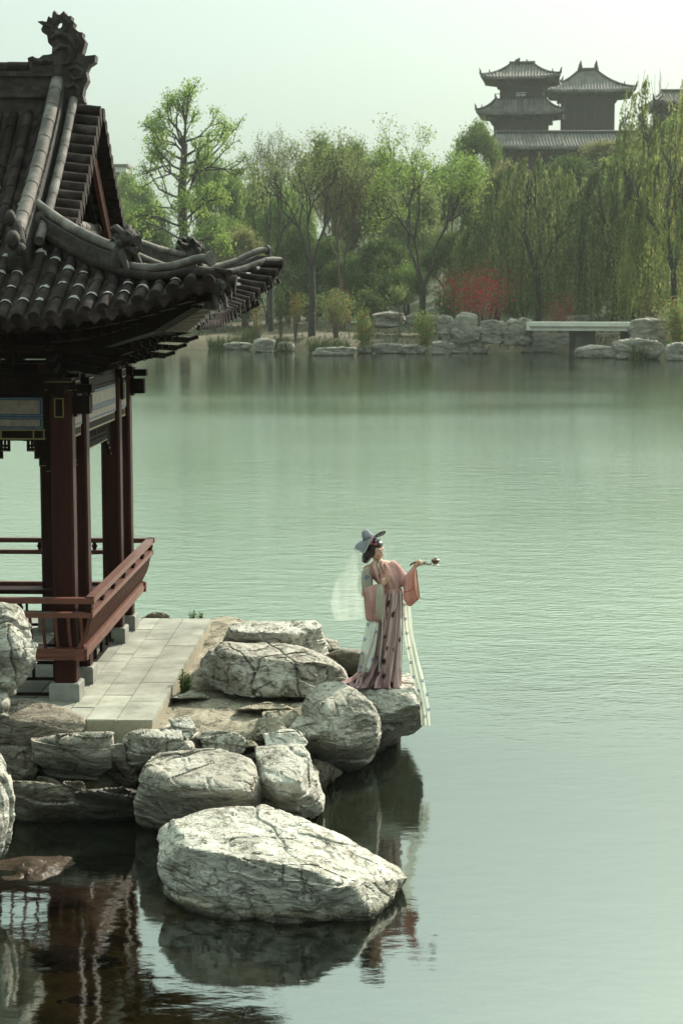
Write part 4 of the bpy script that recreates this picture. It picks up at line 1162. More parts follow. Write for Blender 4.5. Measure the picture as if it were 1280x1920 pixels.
M['cord'] = surf('black_cord', (.02, .016, .015), (.035, .03, .028), rough=.7, bump=0)
M['bronze'] = surf('dark_bronze', (.07, .035, .022), (.13, .07, .04), scale=12, rough=.45, bump=.2)
M['ivory'] = surf('ivory_knob', (.55, .50, .40), (.66, .61, .50), scale=12, rough=.5, bump=.1)
M['lip'] = surf('red_lips', (.42, .06, .05), (.5, .09, .08), rough=.4, bump=0)
M['flower_pink'] = surf('pink_silk_flower', (.50, .12, .16), (.62, .24, .27), scale=40, rough=.8, bump=.2)
M['flower_blue'] = surf('blue_silk_flower', (.20, .25, .40), (.36, .40, .52), scale=40, rough=.8, bump=.2)

def veilmat():
    m = M['veil']; n = m.node_tree
    t = nd(n, 'ShaderNodeTexNoise', i_Scale=9.0, i_Detail=3.0); n.links.new(coords(n, (1.0, 1.0, .12)), t.inputs[0])
    mr = nd(n, 'ShaderNodeMapRange'); mr.inputs[1].default_value = .35; mr.inputs[2].default_value = .7; mr.inputs[3].default_value = .09; mr.inputs[4].default_value = .24
    n.links.new(t.outputs[0], mr.inputs[0])
    mix = [x for x in n.nodes if x.type == 'MIX_SHADER' and x.inputs[1].links and x.inputs[1].links[0].from_node.type == 'BSDF_TRANSPARENT'][0]
    n.links.new(mr.outputs[0], mix.inputs[0])
veilmat()
def skirtmat():
    m, n, o = newmat('mauve_printed_silk')
    co = coords(n)
    d = nd(n, 'ShaderNodeBsdfDiffuse'); tr = nd(n, 'ShaderNodeBsdfTranslucent'); mx = nd(n, 'ShaderNodeMixShader'); mx.inputs[0].default_value = .12
    mp = nd(n, 'ShaderNodeMapping'); mp.inputs['Scale'].default_value = (16, 5, .9); n.links.new(co, mp.inputs[0])
    t = nd(n, 'ShaderNodeTexNoise', i_Scale=1.0, i_Detail=2.0); n.links.new(mp.outputs[0], t.inputs[0])
    r = ramp(n, t.outputs[0], [(.36, (.26, .16, .165)), (.5, (.38, .255, .25)), (.62, (.54, .39, .375))])
    vo = nd(n, 'ShaderNodeTexVoronoi', i_Scale=8.0); vo.inputs['Randomness'].default_value = .75
    mp2 = nd(n, 'ShaderNodeMapping'); mp2.inputs['Scale'].default_value = (1.25, .4, .85); n.links.new(co, mp2.inputs[0])
    wo = nd(n, 'ShaderNodeTexNoise', i_Scale=30.0, i_Detail=2.0); n.links.new(co, wo.inputs[0])
    ad = nd(n, 'ShaderNodeVectorMath', operation='MULTIPLY_ADD'); ad.inputs[1].default_value = (.05, .05, .05)
    n.links.new(wo.outputs['Color'], ad.inputs[0]); n.links.new(mp2.outputs[0], ad.inputs[2]); n.links.new(ad.outputs[0], vo.inputs['Vector'])
    sp = ramp(n, vo.outputs['Distance'], [(.20, (.12, .07, .08)), (.30, (1, 1, 1))])
    mu = nd(n, 'ShaderNodeMix', data_type='RGBA', blend_type='MULTIPLY'); mu.inputs[0].default_value = 1
    n.links.new(r.outputs[0], mu.inputs[6]); n.links.new(sp.outputs[0], mu.inputs[7])
    n.links.new(mu.outputs[2], d.inputs[0]); n.links.new(mu.outputs[2], tr.inputs[0])
    n.links.new(d.outputs[0], mx.inputs[1]); n.links.new(tr.outputs[0], mx.inputs[2]); n.links.new(mx.outputs[0], o.inputs[0])
    return m
M['skirt'] = skirtmat()

def capsule(mb, a, b, ra, rb, n=10):
    mb.tube([a, b], [ra, rb], n); mb.ball(tuple(a), ra, n, 6); mb.ball(tuple(b), rb, n, 6)
def chain(mb, pts, rs, n=10):
    for k in range(len(pts) - 1): capsule(mb, pts[k], pts[k + 1], rs[k], rs[k + 1], n)
def eball(mb, c, ax, r, nu=14, nv=10):                      # ellipsoid with axes ax (3 vectors)
    rings = []
    for k in range(nv + 1):
        t = math.pi * k / nv; s = max(math.sin(t), .02)
        rings.append([tuple(Vector(c) + ax[0] * (r[0] * s * math.cos(p)) + ax[1] * (r[1] * s * math.sin(p)) - ax[2] * (r[2] * math.cos(t))) for p in [2 * math.pi * i / nu for i in range(nu)]])
    mb.loft(rings)
def fuse(mb, name, mat, voxel, smooth_it=4, fac=.5):
    me = bpy.data.meshes.new('tmp'); me.from_pydata(mb.v, [], mb.f); o = bpy.data.objects.new('tmp', me); COL.objects.link(o)
    bm_ = bmesh.new(); bm_.from_mesh(me); bmesh.ops.recalc_face_normals(bm_, faces=bm_.faces); bm_.to_mesh(me); bm_.free()
    rm = o.modifiers.new('r', 'REMESH'); rm.mode = 'VOXEL'; rm.voxel_size = voxel
    if smooth_it:
        sm = o.modifiers.new('s', 'SMOOTH'); sm.factor = fac; sm.iterations = smooth_it
    dg = bpy.context.evaluated_depsgraph_get()
    m2 = bpy.data.meshes.new_from_object(o.evaluated_get(dg)); m2.name = name
    bpy.data.objects.remove(o); bpy.data.meshes.remove(me)
    m2.materials.clear(); m2.materials.append(mat)
    m2.polygons.foreach_set('use_smooth', np.ones(len(m2.polygons), dtype=bool))
    ob = bpy.data.objects.new(name, m2); COL.objects.link(ob)
    return ob

# body: one fused surface
b = MB()
chain(b, [Wp(548, 770), Wp(553, 660), Wp(522, 540), Wp(480, 455), Wp(460, 405)], [.125, .105, .115, .105, .06])
chain(b, [Wp(460, 405), Wp(440, 350)], [.052, .046])
hipc = (Wp(512, 800), Wp(588, 800, .04))
chain(b, [hipc[0], Wp(505, 1080, -.04), Wp(485, 1345, .0)], [.095, .062, .042])
chain(b, [hipc[1], Wp(578, 1080, .0), Wp(560, 1345, .02)], [.095, .062, .042])
chain(b, [Wp(485, 1352, .0), Wp(505, 1368, -.14)], [.04, .03]); chain(b, [Wp(560, 1352, .02), Wp(590, 1366, -.12)], [.04, .03])
chain(b, [Wp(465, 425), Wp(372, 455, .02)], [.075, .058]); chain(b, [Wp(470, 425), Wp(568, 425, .02)], [.075, .058])
chain(b, [Wp(372, 455, .02), Wp(350, 640, -.06)], [.052, .040]); chain(b, [Wp(350, 640, -.06), Wp(482, 590, -.22)], [.040, .026])
chain(b, [Wp(568, 425, .02), Wp(652, 560, .0)], [.052, .040]); chain(b, [Wp(652, 560, .0), Wp(738, 438, -.10)], [.040, .026])
# raised open hand (viewer left arm)
eball(b, Wp(497, 548, -.235), (Vector((.95, .3, -.1)).normalized(), Vector((.3, -.95, 0)).normalized(), Vector((.15, 0, 1)).normalized()), (.037, .017, .048))
def finger(pts, r): chain(b, [Wp(*p) for p in pts], r, 8)
finger([(514, 525, -.24), (524, 495, -.255), (520, 472, -.262), (516, 456, -.258)], [.0105, .0095, .0085, .007])
finger([(520, 530, -.235), (535, 502, -.25), (541, 480, -.255), (540, 464, -.25)], [.0105, .0095, .0085, .007])
finger([(517, 542, -.225), (536, 522, -.24), (546, 503, -.245), (549, 488, -.24)], [.010, .009, .008, .007])
finger([(510, 556, -.215), (528, 545, -.23), (540, 533, -.235), (546, 522, -.23)], [.009, .008, .0072, .006])
finger([(485, 560, -.24), (480, 530, -.262), (484, 507, -.27)], [.013, .0105, .008])
# hand closed around the handle (viewer right arm)
eball(b, Wp(758, 408, -.115), (Vector((.85, 0, .5)).normalized(), Vector((0, 1, 0)), Vector((-.5, 0, .85)).normalized()), (.045, .022, .033))
for k in range(4):
    dyk = -.125 - .004 * k; x0 = 766 + k * 8; y0 = 382 + k * 4
    finger([(x0, y0, -.13), (x0 + 6, y0 + 2, -.152), (x0 + 7, y0 + 17, -.158), (x0 + 1, y0 + 25, -.140)], [.0105, .0095, .0085, .0075])
finger([(752, 392, -.13), (772, 376, -.135), (796, 384, -.14)], [.012, .010, .008])
# head
F_ = Vector((.86, -.47, -.20)).normalized(); U_ = (Vector((-.12, -.10, 1)) - F_ * Vector((-.12, -.10, 1)).dot(F_)).normalized(); L_ = U_.cross(F_).normalized()
HC = Wp(428, 296, -.01)
def hd(f, l, u): return HC + F_ * f + L_ * l + U_ * u
ax = (F_, L_, U_)
eball(b, hd(-.012, 0, .022), ax, (.094, .074, .092))
eball(b, hd(.030, 0, -.035), ax, (.062, .058, .074))
eball(b, hd(.052, 0, -.088), ax, (.030, .030, .024))
eball(b, hd(.018, 0, -.07), ax, (.05, .048, .035))
chain(b, [hd(.083, 0, .012), hd(.099, 0, -.020), hd(.103, 0, -.034)], [.008, .010, .0125], 8)
for s in (-1, 1):
    eball(b, hd(.094, s * .010, -.037), ax, (.010, .008, .008)); eball(b, hd(.066, s * .032, -.02), ax, (.024, .022, .026))
    eball(b, hd(.074, s * .030, .030), ax, (.014, .026, .009)); eball(b, hd(-.01, s * .072, -.015), ax, (.018, .010, .030))
eball(b, hd(.083, 0, -.055), ax, (.012, .024, .007)); eball(b, hd(.081, 0, -.067), ax, (.012, .020, .007))
person = fuse(b, 'person', M['skin'], .0055, 3)
person.location = BASE
tag(person, 'woman in veiled grey hat and flowing pink robes standing on the rock at the water', 'person')
def part(name, mb, mat, parent=None, smooth=True, fused=0):
    if fused:
        o = fuse(mb, name, M[mat], fused, 3); o.parent = parent or person; return o
    o = mb.build(name, M[mat], parent or person, smooth)
    return o
# face
for s in (-1, 1):
    mb = MB(); eball(mb, hd(.089, s * .031, .006), ax, (.006, .017, .0048)); part('eye', mb, 'hair')
    mb = MB(); chain(mb, [hd(.094, s * .014, .024), hd(.090, s * .034, .031), hd(.076, s * .050, .026)], [.0028, .0032, .0015], 6); part('eyebrow', mb, 'hair')
mb = MB(); eball(mb, hd(.092, 0, -.0555), ax, (.008, .0165, .0045)); eball(mb, hd(.090, 0, -.064), ax, (.008, .0135, .005)); part('lips', mb, 'lip')
mb = MB(); eball(mb, hd(.086, 0, .058), ax, (.004, .006, .010)); part('forehead_mark', mb, 'lip')
# hair
h = MB()
eball(h, hd(-.030, 0, .030), ax, (.098, .086, .098)); eball(h, hd(.02, 0, .075), ax, (.066, .070, .045))
for s in (-1, 1):
    eball(h, hd(-.022, s * .062, -.012), ax, (.060, .028, .075))
eball(h, hd(-.085, 0, -.02), ax, (.062, .082, .10)); eball(h, hd(-.088, 0, -.105), ax, (.052, .078, .06)); eball(h, hd(-.095, 0, -.15), ax, (.042, .062, .035))
hair = part('hair', h, 'hair', fused=.007)
fl = MB(); rr = random.Random(3)
for k in range(20):
    c = hd(.035 + rr.uniform(-.05, .05), .05 + rr.uniform(-.03, .02) * 1, .095 + rr.uniform(-.03, .03)) if False else Wp(418 + rr.uniform(-22, 20), 226 + rr.uniform(-34, 30), -.10 + rr.uniform(-.02, .02))
    fl.ball(tuple(c), (.014 * rr.uniform(.7, 1.2), .012, .012 * rr.uniform(.7, 1.2)), 6, 4)
part('silk_flowers', fl, 'flower_pink')
fl = MB()
for k in range(7):
    c = Wp(436 + rr.uniform(-8, 10), 216 + rr.uniform(-10, 14), -.115 + rr.uniform(-.01, .01)); fl.ball(tuple(c), (.011, .010, .012), 6, 4)
part('blue_flowers', fl, 'flower_blue')
fl = MB(); [fl.ball(tuple(Wp(468 + rr.uniform(-6, 6), 212 + rr.uniform(-10, 10), -.10)), .009, 6, 4) for k in range(4)]
part('gold_hairpin', fl, 'ivory')
# hat
def spline(pts, n):                                          # closed Catmull-Rom
    out_ = []; N_ = len(pts)
    for i in range(N_):
        p0, p1, p2, p3 = pts[i - 1], pts[i], pts[(i + 1) % N_], pts[(i + 2) % N_]
        for j in range(n):
            t = j / n
            out_.append(.5 * ((2 * p1) + (p2 - p0) * t + (2 * p0 - 5 * p1 + 4 * p2 - p3) * t * t + (3 * p1 - p0 - 3 * p2 + p3) * t ** 3))
    return out_
rim = spline([Wp(270, 286, .03), Wp(300, 300, -.06), Wp(345, 318, -.14), Wp(376, 262, -.185), Wp(418, 194, -.18), Wp(458, 158, -.12), Wp(511, 143, -.02), Wp(502, 172, .09), Wp(440, 196, .17), Wp(340, 214, .18), Wp(288, 246, .12)], 4)
hc = Wp(378, 208, 0); ha = Vector((-.42, .02, .9)).normalized(); hx = Vector((.9, 0, .42)).normalized(); hy = ha.cross(hx).normalized()
n_ = len(rim)
def hring(c, r, ry=None):
    res = []
    for p in rim:
        d = p - hc; a = math.atan2(d.dot(hy), d.dot(hx)); res.append(c + hx * math.cos(a) * r + hy * math.sin(a) * (ry or r))
    return res
i0 = hring(hc, .068)
mid = [a.lerp(p, .5) + ha * .012 for a, p in zip(i0, rim)]
hat = MB()
hat.loft([[tuple(v) for v in r] for r in (rim, mid, i0)], cap=False)
hat.loft([[tuple(v) for v in r] for r in (i0, hring(hc + ha * .04, .058), hring(hc + ha * .075, .048), hring(hc + ha * .098, .034), hring(hc + ha * .105, .010))])
hat_o = part('hat', hat, 'hatcloth')
ln = MB(); dn = ha * -.006
ln.loft([[tuple(v + dn) for v in r] for r in ([hc + (p - hc) * .985 for p in rim], mid, i0)], cap=False)
part('hat_lining', ln, 'hatlining', hat_o)
ed = MB(); ed.tube(rim + rim[:1], .004, 6); part('hat_edge', ed, 'gauze', hat_o)
def sheet(rows, name, mat, parent=None, amp=.0, waves=3, seed=0, cols=26):
    """Cloth strip from rows of (left xyz, right xyz) detail coordinates, with soft hanging folds."""
    sm = []
    N_ = len(rows)
    for i in range((N_ - 1) * 4 + 1):
        t = i / 4; k = min(int(t), N_ - 2); f = t - k
        g_ = lambda q: rows[min(max(q, 0), N_ - 1)]
        pt = []
        for sidx in (0, 1):
            p0, p1, p2, p3 = (np.array(g_(k - 1)[sidx], float), np.array(g_(k)[sidx], float), np.array(g_(k + 1)[sidx], float), np.array(g_(k + 2)[sidx], float))
            pt.append(.5 * ((2 * p1) + (p2 - p0) * f + (2 * p0 - 5 * p1 + 4 * p2 - p3) * f * f + (3 * p1 - p0 - 3 * p2 + p3) * f ** 3))
        sm.append(pt)
    V = []; nr = len(sm)
    for i, (a, c) in enumerate(sm):
        tt = i / (nr - 1)
        for j in range(cols):
            s = j / (cols - 1); q = a + (c - a) * s
            w_ = amp * math.sin(s * waves * 6.283 + seed + 1.3 * math.sin(tt * 3 + seed)) * (.35 + .65 * tt) + amp * .4 * math.sin(s * waves * 14.1 + seed * 2 + tt * 2)
            V.append(tuple(Wp(q[0], q[1], q[2] + w_)))
    Fq = [(i * cols + j, i * cols + j + 1, (i + 1) * cols + j + 1, (i + 1) * cols + j) for i in range(nr - 1) for j in range(cols - 1)]
    return mesh_obj(name, V, Fq, M[mat], parent or person, True)
sheet([((268, 284, .03), (344, 316, -.13)), ((205, 405, .10), (338, 440, -.08)), ((140, 520, .16), (335, 580, -.05)), ((102, 610, .2), (334, 700, -.03)), ((84, 740, .22), (336, 800, .0)), ((120, 850, .22), (338, 850, .0))], 'veil', 'veil', hat_o, .022, 1.2, 1, 40)
sheet([((445, 150, -.10), (513, 140, -.02)), ((452, 215, -.12), (548, 235, -.02)), ((480, 300, -.12), (550, 310, -.02)), ((490, 400, -.12), (542, 390, -.02))], 'veil', 'veil', hat_o, .010, .8, 2, 20)
def rings(spec, n=40, fold=0, nf=11, seed=0, dyc=0.0):
    """Garment loft from (y, left x, right x, half depth, dy) rows; folds grow downwards."""
    R_ = []; rr = random.Random(seed); ph = rr.uniform(0, 6)
    spec2 = []
    for i in range((len(spec) - 1) * 4 + 1):
        t = i / 4; k = min(int(t), len(spec) - 2); f = t - k
        g_ = lambda q: np.array(spec[min(max(q, 0), len(spec) - 1)], float)
        p0, p1, p2, p3 = g_(k - 1), g_(k), g_(k + 1), g_(k + 2)
        spec2.append(.5 * ((2 * p1) + (p2 - p0) * f + (2 * p0 - 5 * p1 + 4 * p2 - p3) * f * f + (3 * p1 - p0 - 3 * p2 + p3) * f ** 3))
    for i, (y, l, r, d, dy) in enumerate(spec2):
        tt = i / (len(spec2) - 1); ring = []
        for j in range(n):
            a = 6.28318 * j / n
            k = 1 + fold * (.3 + tt) * (math.sin(nf * a + ph + .8 * math.sin(tt * 3 + a)) + .5 * math.sin(nf * 1.7 * a + 2 * ph + tt)) * .6
            x = (l + r) / 2 + (r - l) / 2 * math.cos(a) * (1 + (k - 1) * .35); dd = dy + d * math.sin(a) * k
            ring.append(tuple(Wp(x, y, dd)))
        R_.append(ring)
    return R_
# jacket
jk = MB()
jk.loft(rings([(628, 486, 634, .115, 0), (580, 466, 632, .13, 0), (520, 415, 628, .14, 0), (465, 372, 612, .13, .0), (425, 380, 590, .11, .01), (400, 402, 545, .085, .01), (384, 414, 490, .066, .005)], 72, .22, 9, 2), cap=False)
jacket = part('jacket', jk, 'pink')
cl = MB()
cl.tube([Wp(404, 398, -.085), Wp(425, 450, -.135), Wp(455, 520, -.155), Wp(470, 580, -.15)], [.012, .016, .016, .012], 6)
cl.tube([Wp(488, 384, -.07), Wp(482, 450, -.135), Wp(470, 530, -.158), Wp(466, 590, -.15)], [.012, .016, .016, .012], 6)
part('collar', cl, 'pink', jacket)
sk_ = MB(); q = [Wp(414, 392, -.078), Wp(482, 380, -.072), Wp(478, 450, -.142), Wp(452, 505, -.156), Wp(432, 450, -.14)]
q2 = [p + Vector((0, .02, 0)) for p in q]
sk_.extrude([(0, 0)] * 5, lambda a, c, d: (0, 0, 0), 0, 0) if False else sk_.add([tuple(p) for p in q + q2], [(0, 1, 2, 3, 4), (9, 8, 7, 6, 5)] + [(i, 5 + i, 5 + (i + 1) % 5, (i + 1) % 5) for i in range(5)])
part('neckline_skin', sk_, 'skin', jacket, False)  # patch of bare skin showing in the neckline
wb = MB(); wb.loft(rings([(602, 480, 642, .125, 0), (640, 480, 644, .13, 0)], 48, .02, 9, 1), cap=False); part('waist_band', wb, 'pink', jacket)
# skirt
sk2 = MB()
sk2.loft(rings([(616, 484, 642, .122, 0), (700, 474, 646, .145, 0), (850, 446, 642, .165, .0), (1000, 415, 637, .18, .0), (1150, 364, 630, .20, .0), (1270, 300, 624, .235, -.01), (1345, 252, 622, .27, -.02), (1380, 226, 632, .29, -.03)], 160, .42, 13, 7), cap=False)
skirt = part('skirt', sk2, 'skirt')
sheet([((350, 1235, -.18), (300, 1240, .15)), ((330, 1300, -.26), (255, 1285, .1)), ((335, 1355, -.30), (200, 1310, .02)), ((330, 1388, -.30), (140, 1338, -.08))], 'skirt_train', 'skirt', skirt, .022, 2.5, 2, 40)
# beige shawl over the near shoulder, sleeves
sh1 = MB(); sh1.loft(rings([(425, 362, 410, .07, .0), (460, 330, 414, .10, .01), (520, 322, 412, .115, .0), (580, 326, 410, .11, -.03), (640, 340, 420, .09, -.06)], 56, .24, 9, 4), cap=False)
part('shoulder_shawl', sh1, 'beige')
s1 = MB(); s1.loft(rings([(566, 430, 484, .05, -.17), (600, 352, 498, .10, -.14), (660, 344, 508, .12, -.14), (740, 350, 515, .12, -.14), (810, 356, 518, .10, -.14), (850, 366, 512, .07, -.14), (868, 400, 494, .02, -.14)], 64, .22, 7, 5))
sl1 = part('sleeve', s1, 'pink')
sheet([((446, 566, -.26), (486, 562, -.25)), ((436, 620, -.28), (498, 625, -.27)), ((434, 700, -.285), (503, 705, -.275)), ((436, 770, -.28), (500, 775, -.27)), ((446, 820, -.265), (490, 818, -.26)), ((460, 842, -.25), (478, 840, -.25))], 'cuff_lining', 'beige', sl1, .008, 2, 1, 16)
ua = MB(); pa, pb, pc = Wp(560, 425, .0), Wp(615, 490, -.0), Wp(668, 560, -.03)
ua.tube([Wp(545, 415, .01), pa, Wp(590, 455, 0), pb, Wp(645, 530, -.02), pc], [.066, .072, .070, .072, .074, .072], 20)
part('upper_sleeve', ua, 'pink')
s2_ = MB(); s2_.loft(rings([(440, 716, 748, .035, -.10), (480, 678, 752, .07, -.09), (540, 655, 757, .10, -.07), (610, 650, 768, .11, -.06), (670, 652, 777, .10, -.05), (705, 664, 748, .07, -.05), (738, 688, 712, .02, -.05)], 64, .18, 6, 6))
sl2 = part('sleeve', s2_, 'pink_sheer')
sheet([((736, 455, -.16), (752, 455, -.10)), ((736, 520, -.185), (757, 520, -.10)), ((738, 590, -.185), (768, 600, -.10)), ((745, 640, -.17), (777, 664, -.10)), ((762, 688, -.15), (778, 678, -.10))], 'sleeve_opening', 'coral', sl2, .004, 1, 1, 10)
sm_ = MB()
sm_.tube([Wp(735, 458, -.168), Wp(734, 520, -.192), Wp(735, 590, -.192), Wp(744, 642, -.178), Wp(762, 690, -.155)], .0045, 5)
sm_.tube([Wp(753, 450, -.105), Wp(760, 530, -.105), Wp(771, 610, -.105), Wp(779, 670, -.1), Wp(760, 692, -.12)], .0045, 5)
sm_.tube([Wp(655, 628, -.13), Wp(690, 622, -.175), Wp(735, 596, -.195)], .004, 5)
part('sleeve_seam', sm_, 'seam', sl2)
# long shawl and ribbons
rsh = sheet([((640, 700, .06), (706, 715, .02)), ((646, 800, .05), (716, 800, .0)), ((656, 920, .04), (726, 920, -.02)), ((672, 1040, .03), (748, 1040, -.04)), ((692, 1160, .0), (774, 1160, -.08)), ((710, 1280, -.06), (806, 1280, -.14)), ((750, 1390, -.2), (828, 1390, -.24)), ((774, 1500, -.34), (850, 1500, -.36)), ((785, 1600, -.40), (858, 1600, -.40)), ((790, 1672, -.42), (862, 1672, -.42))], 'long_shawl', 'gauze', None, .036, 2.4, 2, 40)
lsh = sheet([((366, 846, -.20), (458, 862, -.24)), ((345, 950, -.22), (446, 960, -.26)), ((325, 1060, -.25), (434, 1060, -.29)), ((306, 1160, -.28), (412, 1160, -.32)), ((290, 1250, -.30), (378, 1256, -.35))], 'long_shawl', 'gauze_grey', None, .02, 3, 5, 30)
sheet([((434, 868, -.27), (456, 870, -.27)), ((426, 980, -.30), (446, 985, -.30)), ((398, 1100, -.335), (424, 1110, -.335)), ((358, 1212, -.37), (384, 1232, -.37))], 'shawl_end', 'gauze', lsh, .006, 1, 1, 8)
for k, rows in enumerate(([(628, 615, -.13), (633, 760, -.17), (634, 950, -.19), (632, 1100, -.2), (629, 1222, -.2)], [(486, 640, -.2), (488, 860, -.26), (482, 1000, -.26), (470, 1130, -.27), (460, 1250, -.28)], [(515, 640, -.16), (508, 700, -.2), (500, 790, -.21), (494, 830, -.22)], [(600, 640, -.15), (592, 720, -.18), (600, 640, -.15)][:2] + [(585, 760, -.19)])):
    sheet([((x - 4, y, d), (x + 4, y, d)) for x, y, d in rows], 'ribbon', 'gauze', skirt, .002, 1, k, 4)
def flower4(x, y, dy, s, parent):
    mb = MB()
    for k in range(4):
        a = x * .7 + k * 1.571; c = Wp(x, y, dy)
        p = lambda r_, t_: tuple(c + Vector((math.cos(a + t_) * r_, 0, math.sin(a + t_) * r_)))
        q = [p(.002, 0), p(s * .6, .55), p(s, .18), p(s, -.18), p(s * .6, -.55)]
        mb.add(q + [tuple(Vector(v) + Vector((0, .003, 0))) for v in q], [(0, 1, 2, 3, 4), (9, 8, 7, 6, 5)] + [(i, (i + 1) % 5, 5 + (i + 1) % 5, 5 + i) for i in range(5)])
    o = mb.build('printed_flower', M['print'], parent); return o
for x, y, dy in [(660, 726, -.02), (665, 838, -.03), (678, 950, -.05), (692, 1066, -.07), (708, 1180, -.10), (730, 1292, -.15), (800, 1322, -.2), (836, 1432, -.31), (770, 1400, -.27), (818, 1602, -.44), (848, 1548, -.42), (786, 1500, -.39)]:
    flower4(x, y, dy, .022, rsh)
for x, y, dy in [(376, 882, -.28), (350, 996, -.31), (332, 1106, -.33), (318, 1216, -.36), (410, 1156, -.39), (440, 940, -.34)]:
    flower4(x, y, dy, .021, lsh)
flower4(366, 512, -.13, .03, person)
# chin cord
cd = MB()
cd.tube([Wp(402, 338, -.09), Wp(425, 362, -.10), Wp(450, 374, -.10), Wp(466, 362, -.09)], .0035, 5)
cd.tube([Wp(448, 374, -.10), Wp(440, 410, -.12), Wp(456, 460, -.165), Wp(474, 522, -.19)], .0045, 5)
cd.tube([Wp(450, 374, -.10), Wp(470, 410, -.12), Wp(490, 460, -.165), Wp(500, 492, -.19)], .0045, 5)
part('chin_cord', cd, 'cord', hat_o)
# censer held in the hand
cz = thing('incense_burner', 'small dark bronze long-handled censer with a pale knob held out by the woman', 'censer', tuple(BASE + Wp(902, 418, -.13)))
off = Wp(902, 418, -.13)
def C_(x, y, d=-.13): return Wp(x, y, d) - off
hb = MB(); hb.tube([C_(704, 420), C_(716, 406), C_(738, 394), C_(775, 392), C_(810, 400), C_(840, 408), C_(872, 406)], [.007, .010, .009, .008, .008, .008, .009], 8)
hb.tube([C_(805, 398), C_(825, 390), C_(840, 394)], [.005, .005, .002], 6); hb.tube([C_(800, 402), C_(812, 412), C_(822, 408)], [.005, .005, .002], 6)
hb.build('handle', M['bronze'], cz, True)
def lathe(prof, mat, name):
    mb = MB(); mb.loft([[tuple(C_(902, y) + Vector((math.cos(a) * r, math.sin(a) * r, 0))) for a in [2 * math.pi * i / 18 for i in range(18)]] for r, y in prof])
    return autosmooth(mb.build(name, M[mat], cz), 50)
lathe([(.034, 418), (.036, 414), (.024, 406), (.020, 403)], 'ivory', 'foot')
lathe([(.020, 403), (.034, 400), (.044, 390), (.047, 378), (.049, 374), (.044, 373)], 'bronze', 'bowl')
lathe([(.044, 373.5), (.036, 368), (.014, 365), (.011, 360)], 'bronze', 'lid')
lathe([(.008, 360), (.013, 357), (.012, 352), (.004, 348)], 'ivory', 'knob')
# ------------------------------------------------------------------ far shore
RF = 'rocks along the far shore'
M['far_rock'] = rockmat('far_limestone', (.30, .285, .24), (.19, .175, .145), (.06, .055, .045), layer=(.35, .35, 1.6), bump=.5, crack=.5)
def far_rock(label, u0, u1, v0, v1, y=None, seed=0, thick=None, p=12, group=RF):
    vm = (v0 + v1) / 2
    if y is None: y = P(640, v1, z=.0).y
    yb = thick if thick else max(1.6, (u1 - u0) / 19 * .6)
    A = []
    for yy, k in ((y, 0), (y + yb, 1)):
        du = (u1 - u0) * .06 * (1 + k)
        for (u, v) in ((u0 + du, v0 + (v1 - v0) * .12), (u0 + (u1 - u0) * .45, v0), (u1 - du, v0 + (v1 - v0) * .1), (u1, vm), (u0, vm), (u0 + du, v1 + 4), (u1 - du, v1 + 4)):
            q = P(u, v, y=yy); A.append((q.x, q.y, q.z - (.0 if not k else -.02)))
    V, F = rock_mesh(A, sub=5, p=p, amp=.22, freq=.5, strata=.14, sfreq=1.6, seed=seed, crack=.12)
    loc = (float(V[:, 0].mean()), float(V[:, 1].mean()), float(V[:, 2].min()))
    o = mesh_obj('rock', V, F, M['far_rock'], smooth=True, loc=loc); o.data.set_sharp_from_angle(angle=R(40))
    return tag(o, label, 'rock', group)
FR = [('low pale rock at the water left of all others on the far bank', 475, 516, 637, 657),
      ('long flat slab lying in the water below the bank bushes', 588, 670, 651, 663),
      ('small grey rock just behind the flat slab in the water', 648, 687, 637, 654),
      ('pale flat rock at the water below the round green bush', 698, 763, 644, 659),
      ('low rock at the water under the bush with orange buds', 763, 830, 634, 654),
      ('rounded rock at the water right of the bush with orange buds', 809, 850, 640, 661),
      ('bright stepped rock at the water below the tall stone blocks', 838, 879, 632, 659),
      ('dark small rock at the water left of the wide slab', 872, 900, 636, 653),
      ('wide slab at the water below the tall stone blocks', 900, 964, 641, 656),
      ('thin slab at the water left of the bridge opening', 962, 1020, 640, 651),
      ('low rock at the left foot of the bridge', 1000, 1034, 624, 645),
      ('flat pale stone in the water under the bridge deck', 1034, 1086, 640, 651),
      ('flat slab jutting into the water right of the bridge', 1080, 1150, 650, 667),
      ('big layered rock at the water right of the bridge', 1147, 1242, 634, 670),
      ('small pale rock beside the right foot of the bridge', 1110, 1138, 622, 646),
      ('low rock at the right edge of the far bank', 1246, 1300, 645, 672),
      ('low pale mound of rock at the shore under the yellow-flowering shrub', 540, 592, 622, 646), ('small pale stone at the water left of the flat slab', 520, 548, 643, 655),
      ('small flat stone at the water right of the flat slab', 668, 700, 649, 659), ('grey stone on the shore behind the pale flat rock', 706, 742, 630, 646),
      ('flat stone at the water below the bush with orange buds', 756, 800, 648, 660), ('small round stone at the water in front of the wide slab', 886, 912, 648, 659),
      ('low stone on the shore left of the round green bush', 618, 650, 632, 645), ('thin pale slab at the far left of the far shore', 420, 470, 643, 652)]
for k, (lab, *q) in enumerate(FR): far_rock(lab, *q, seed=60 + k)
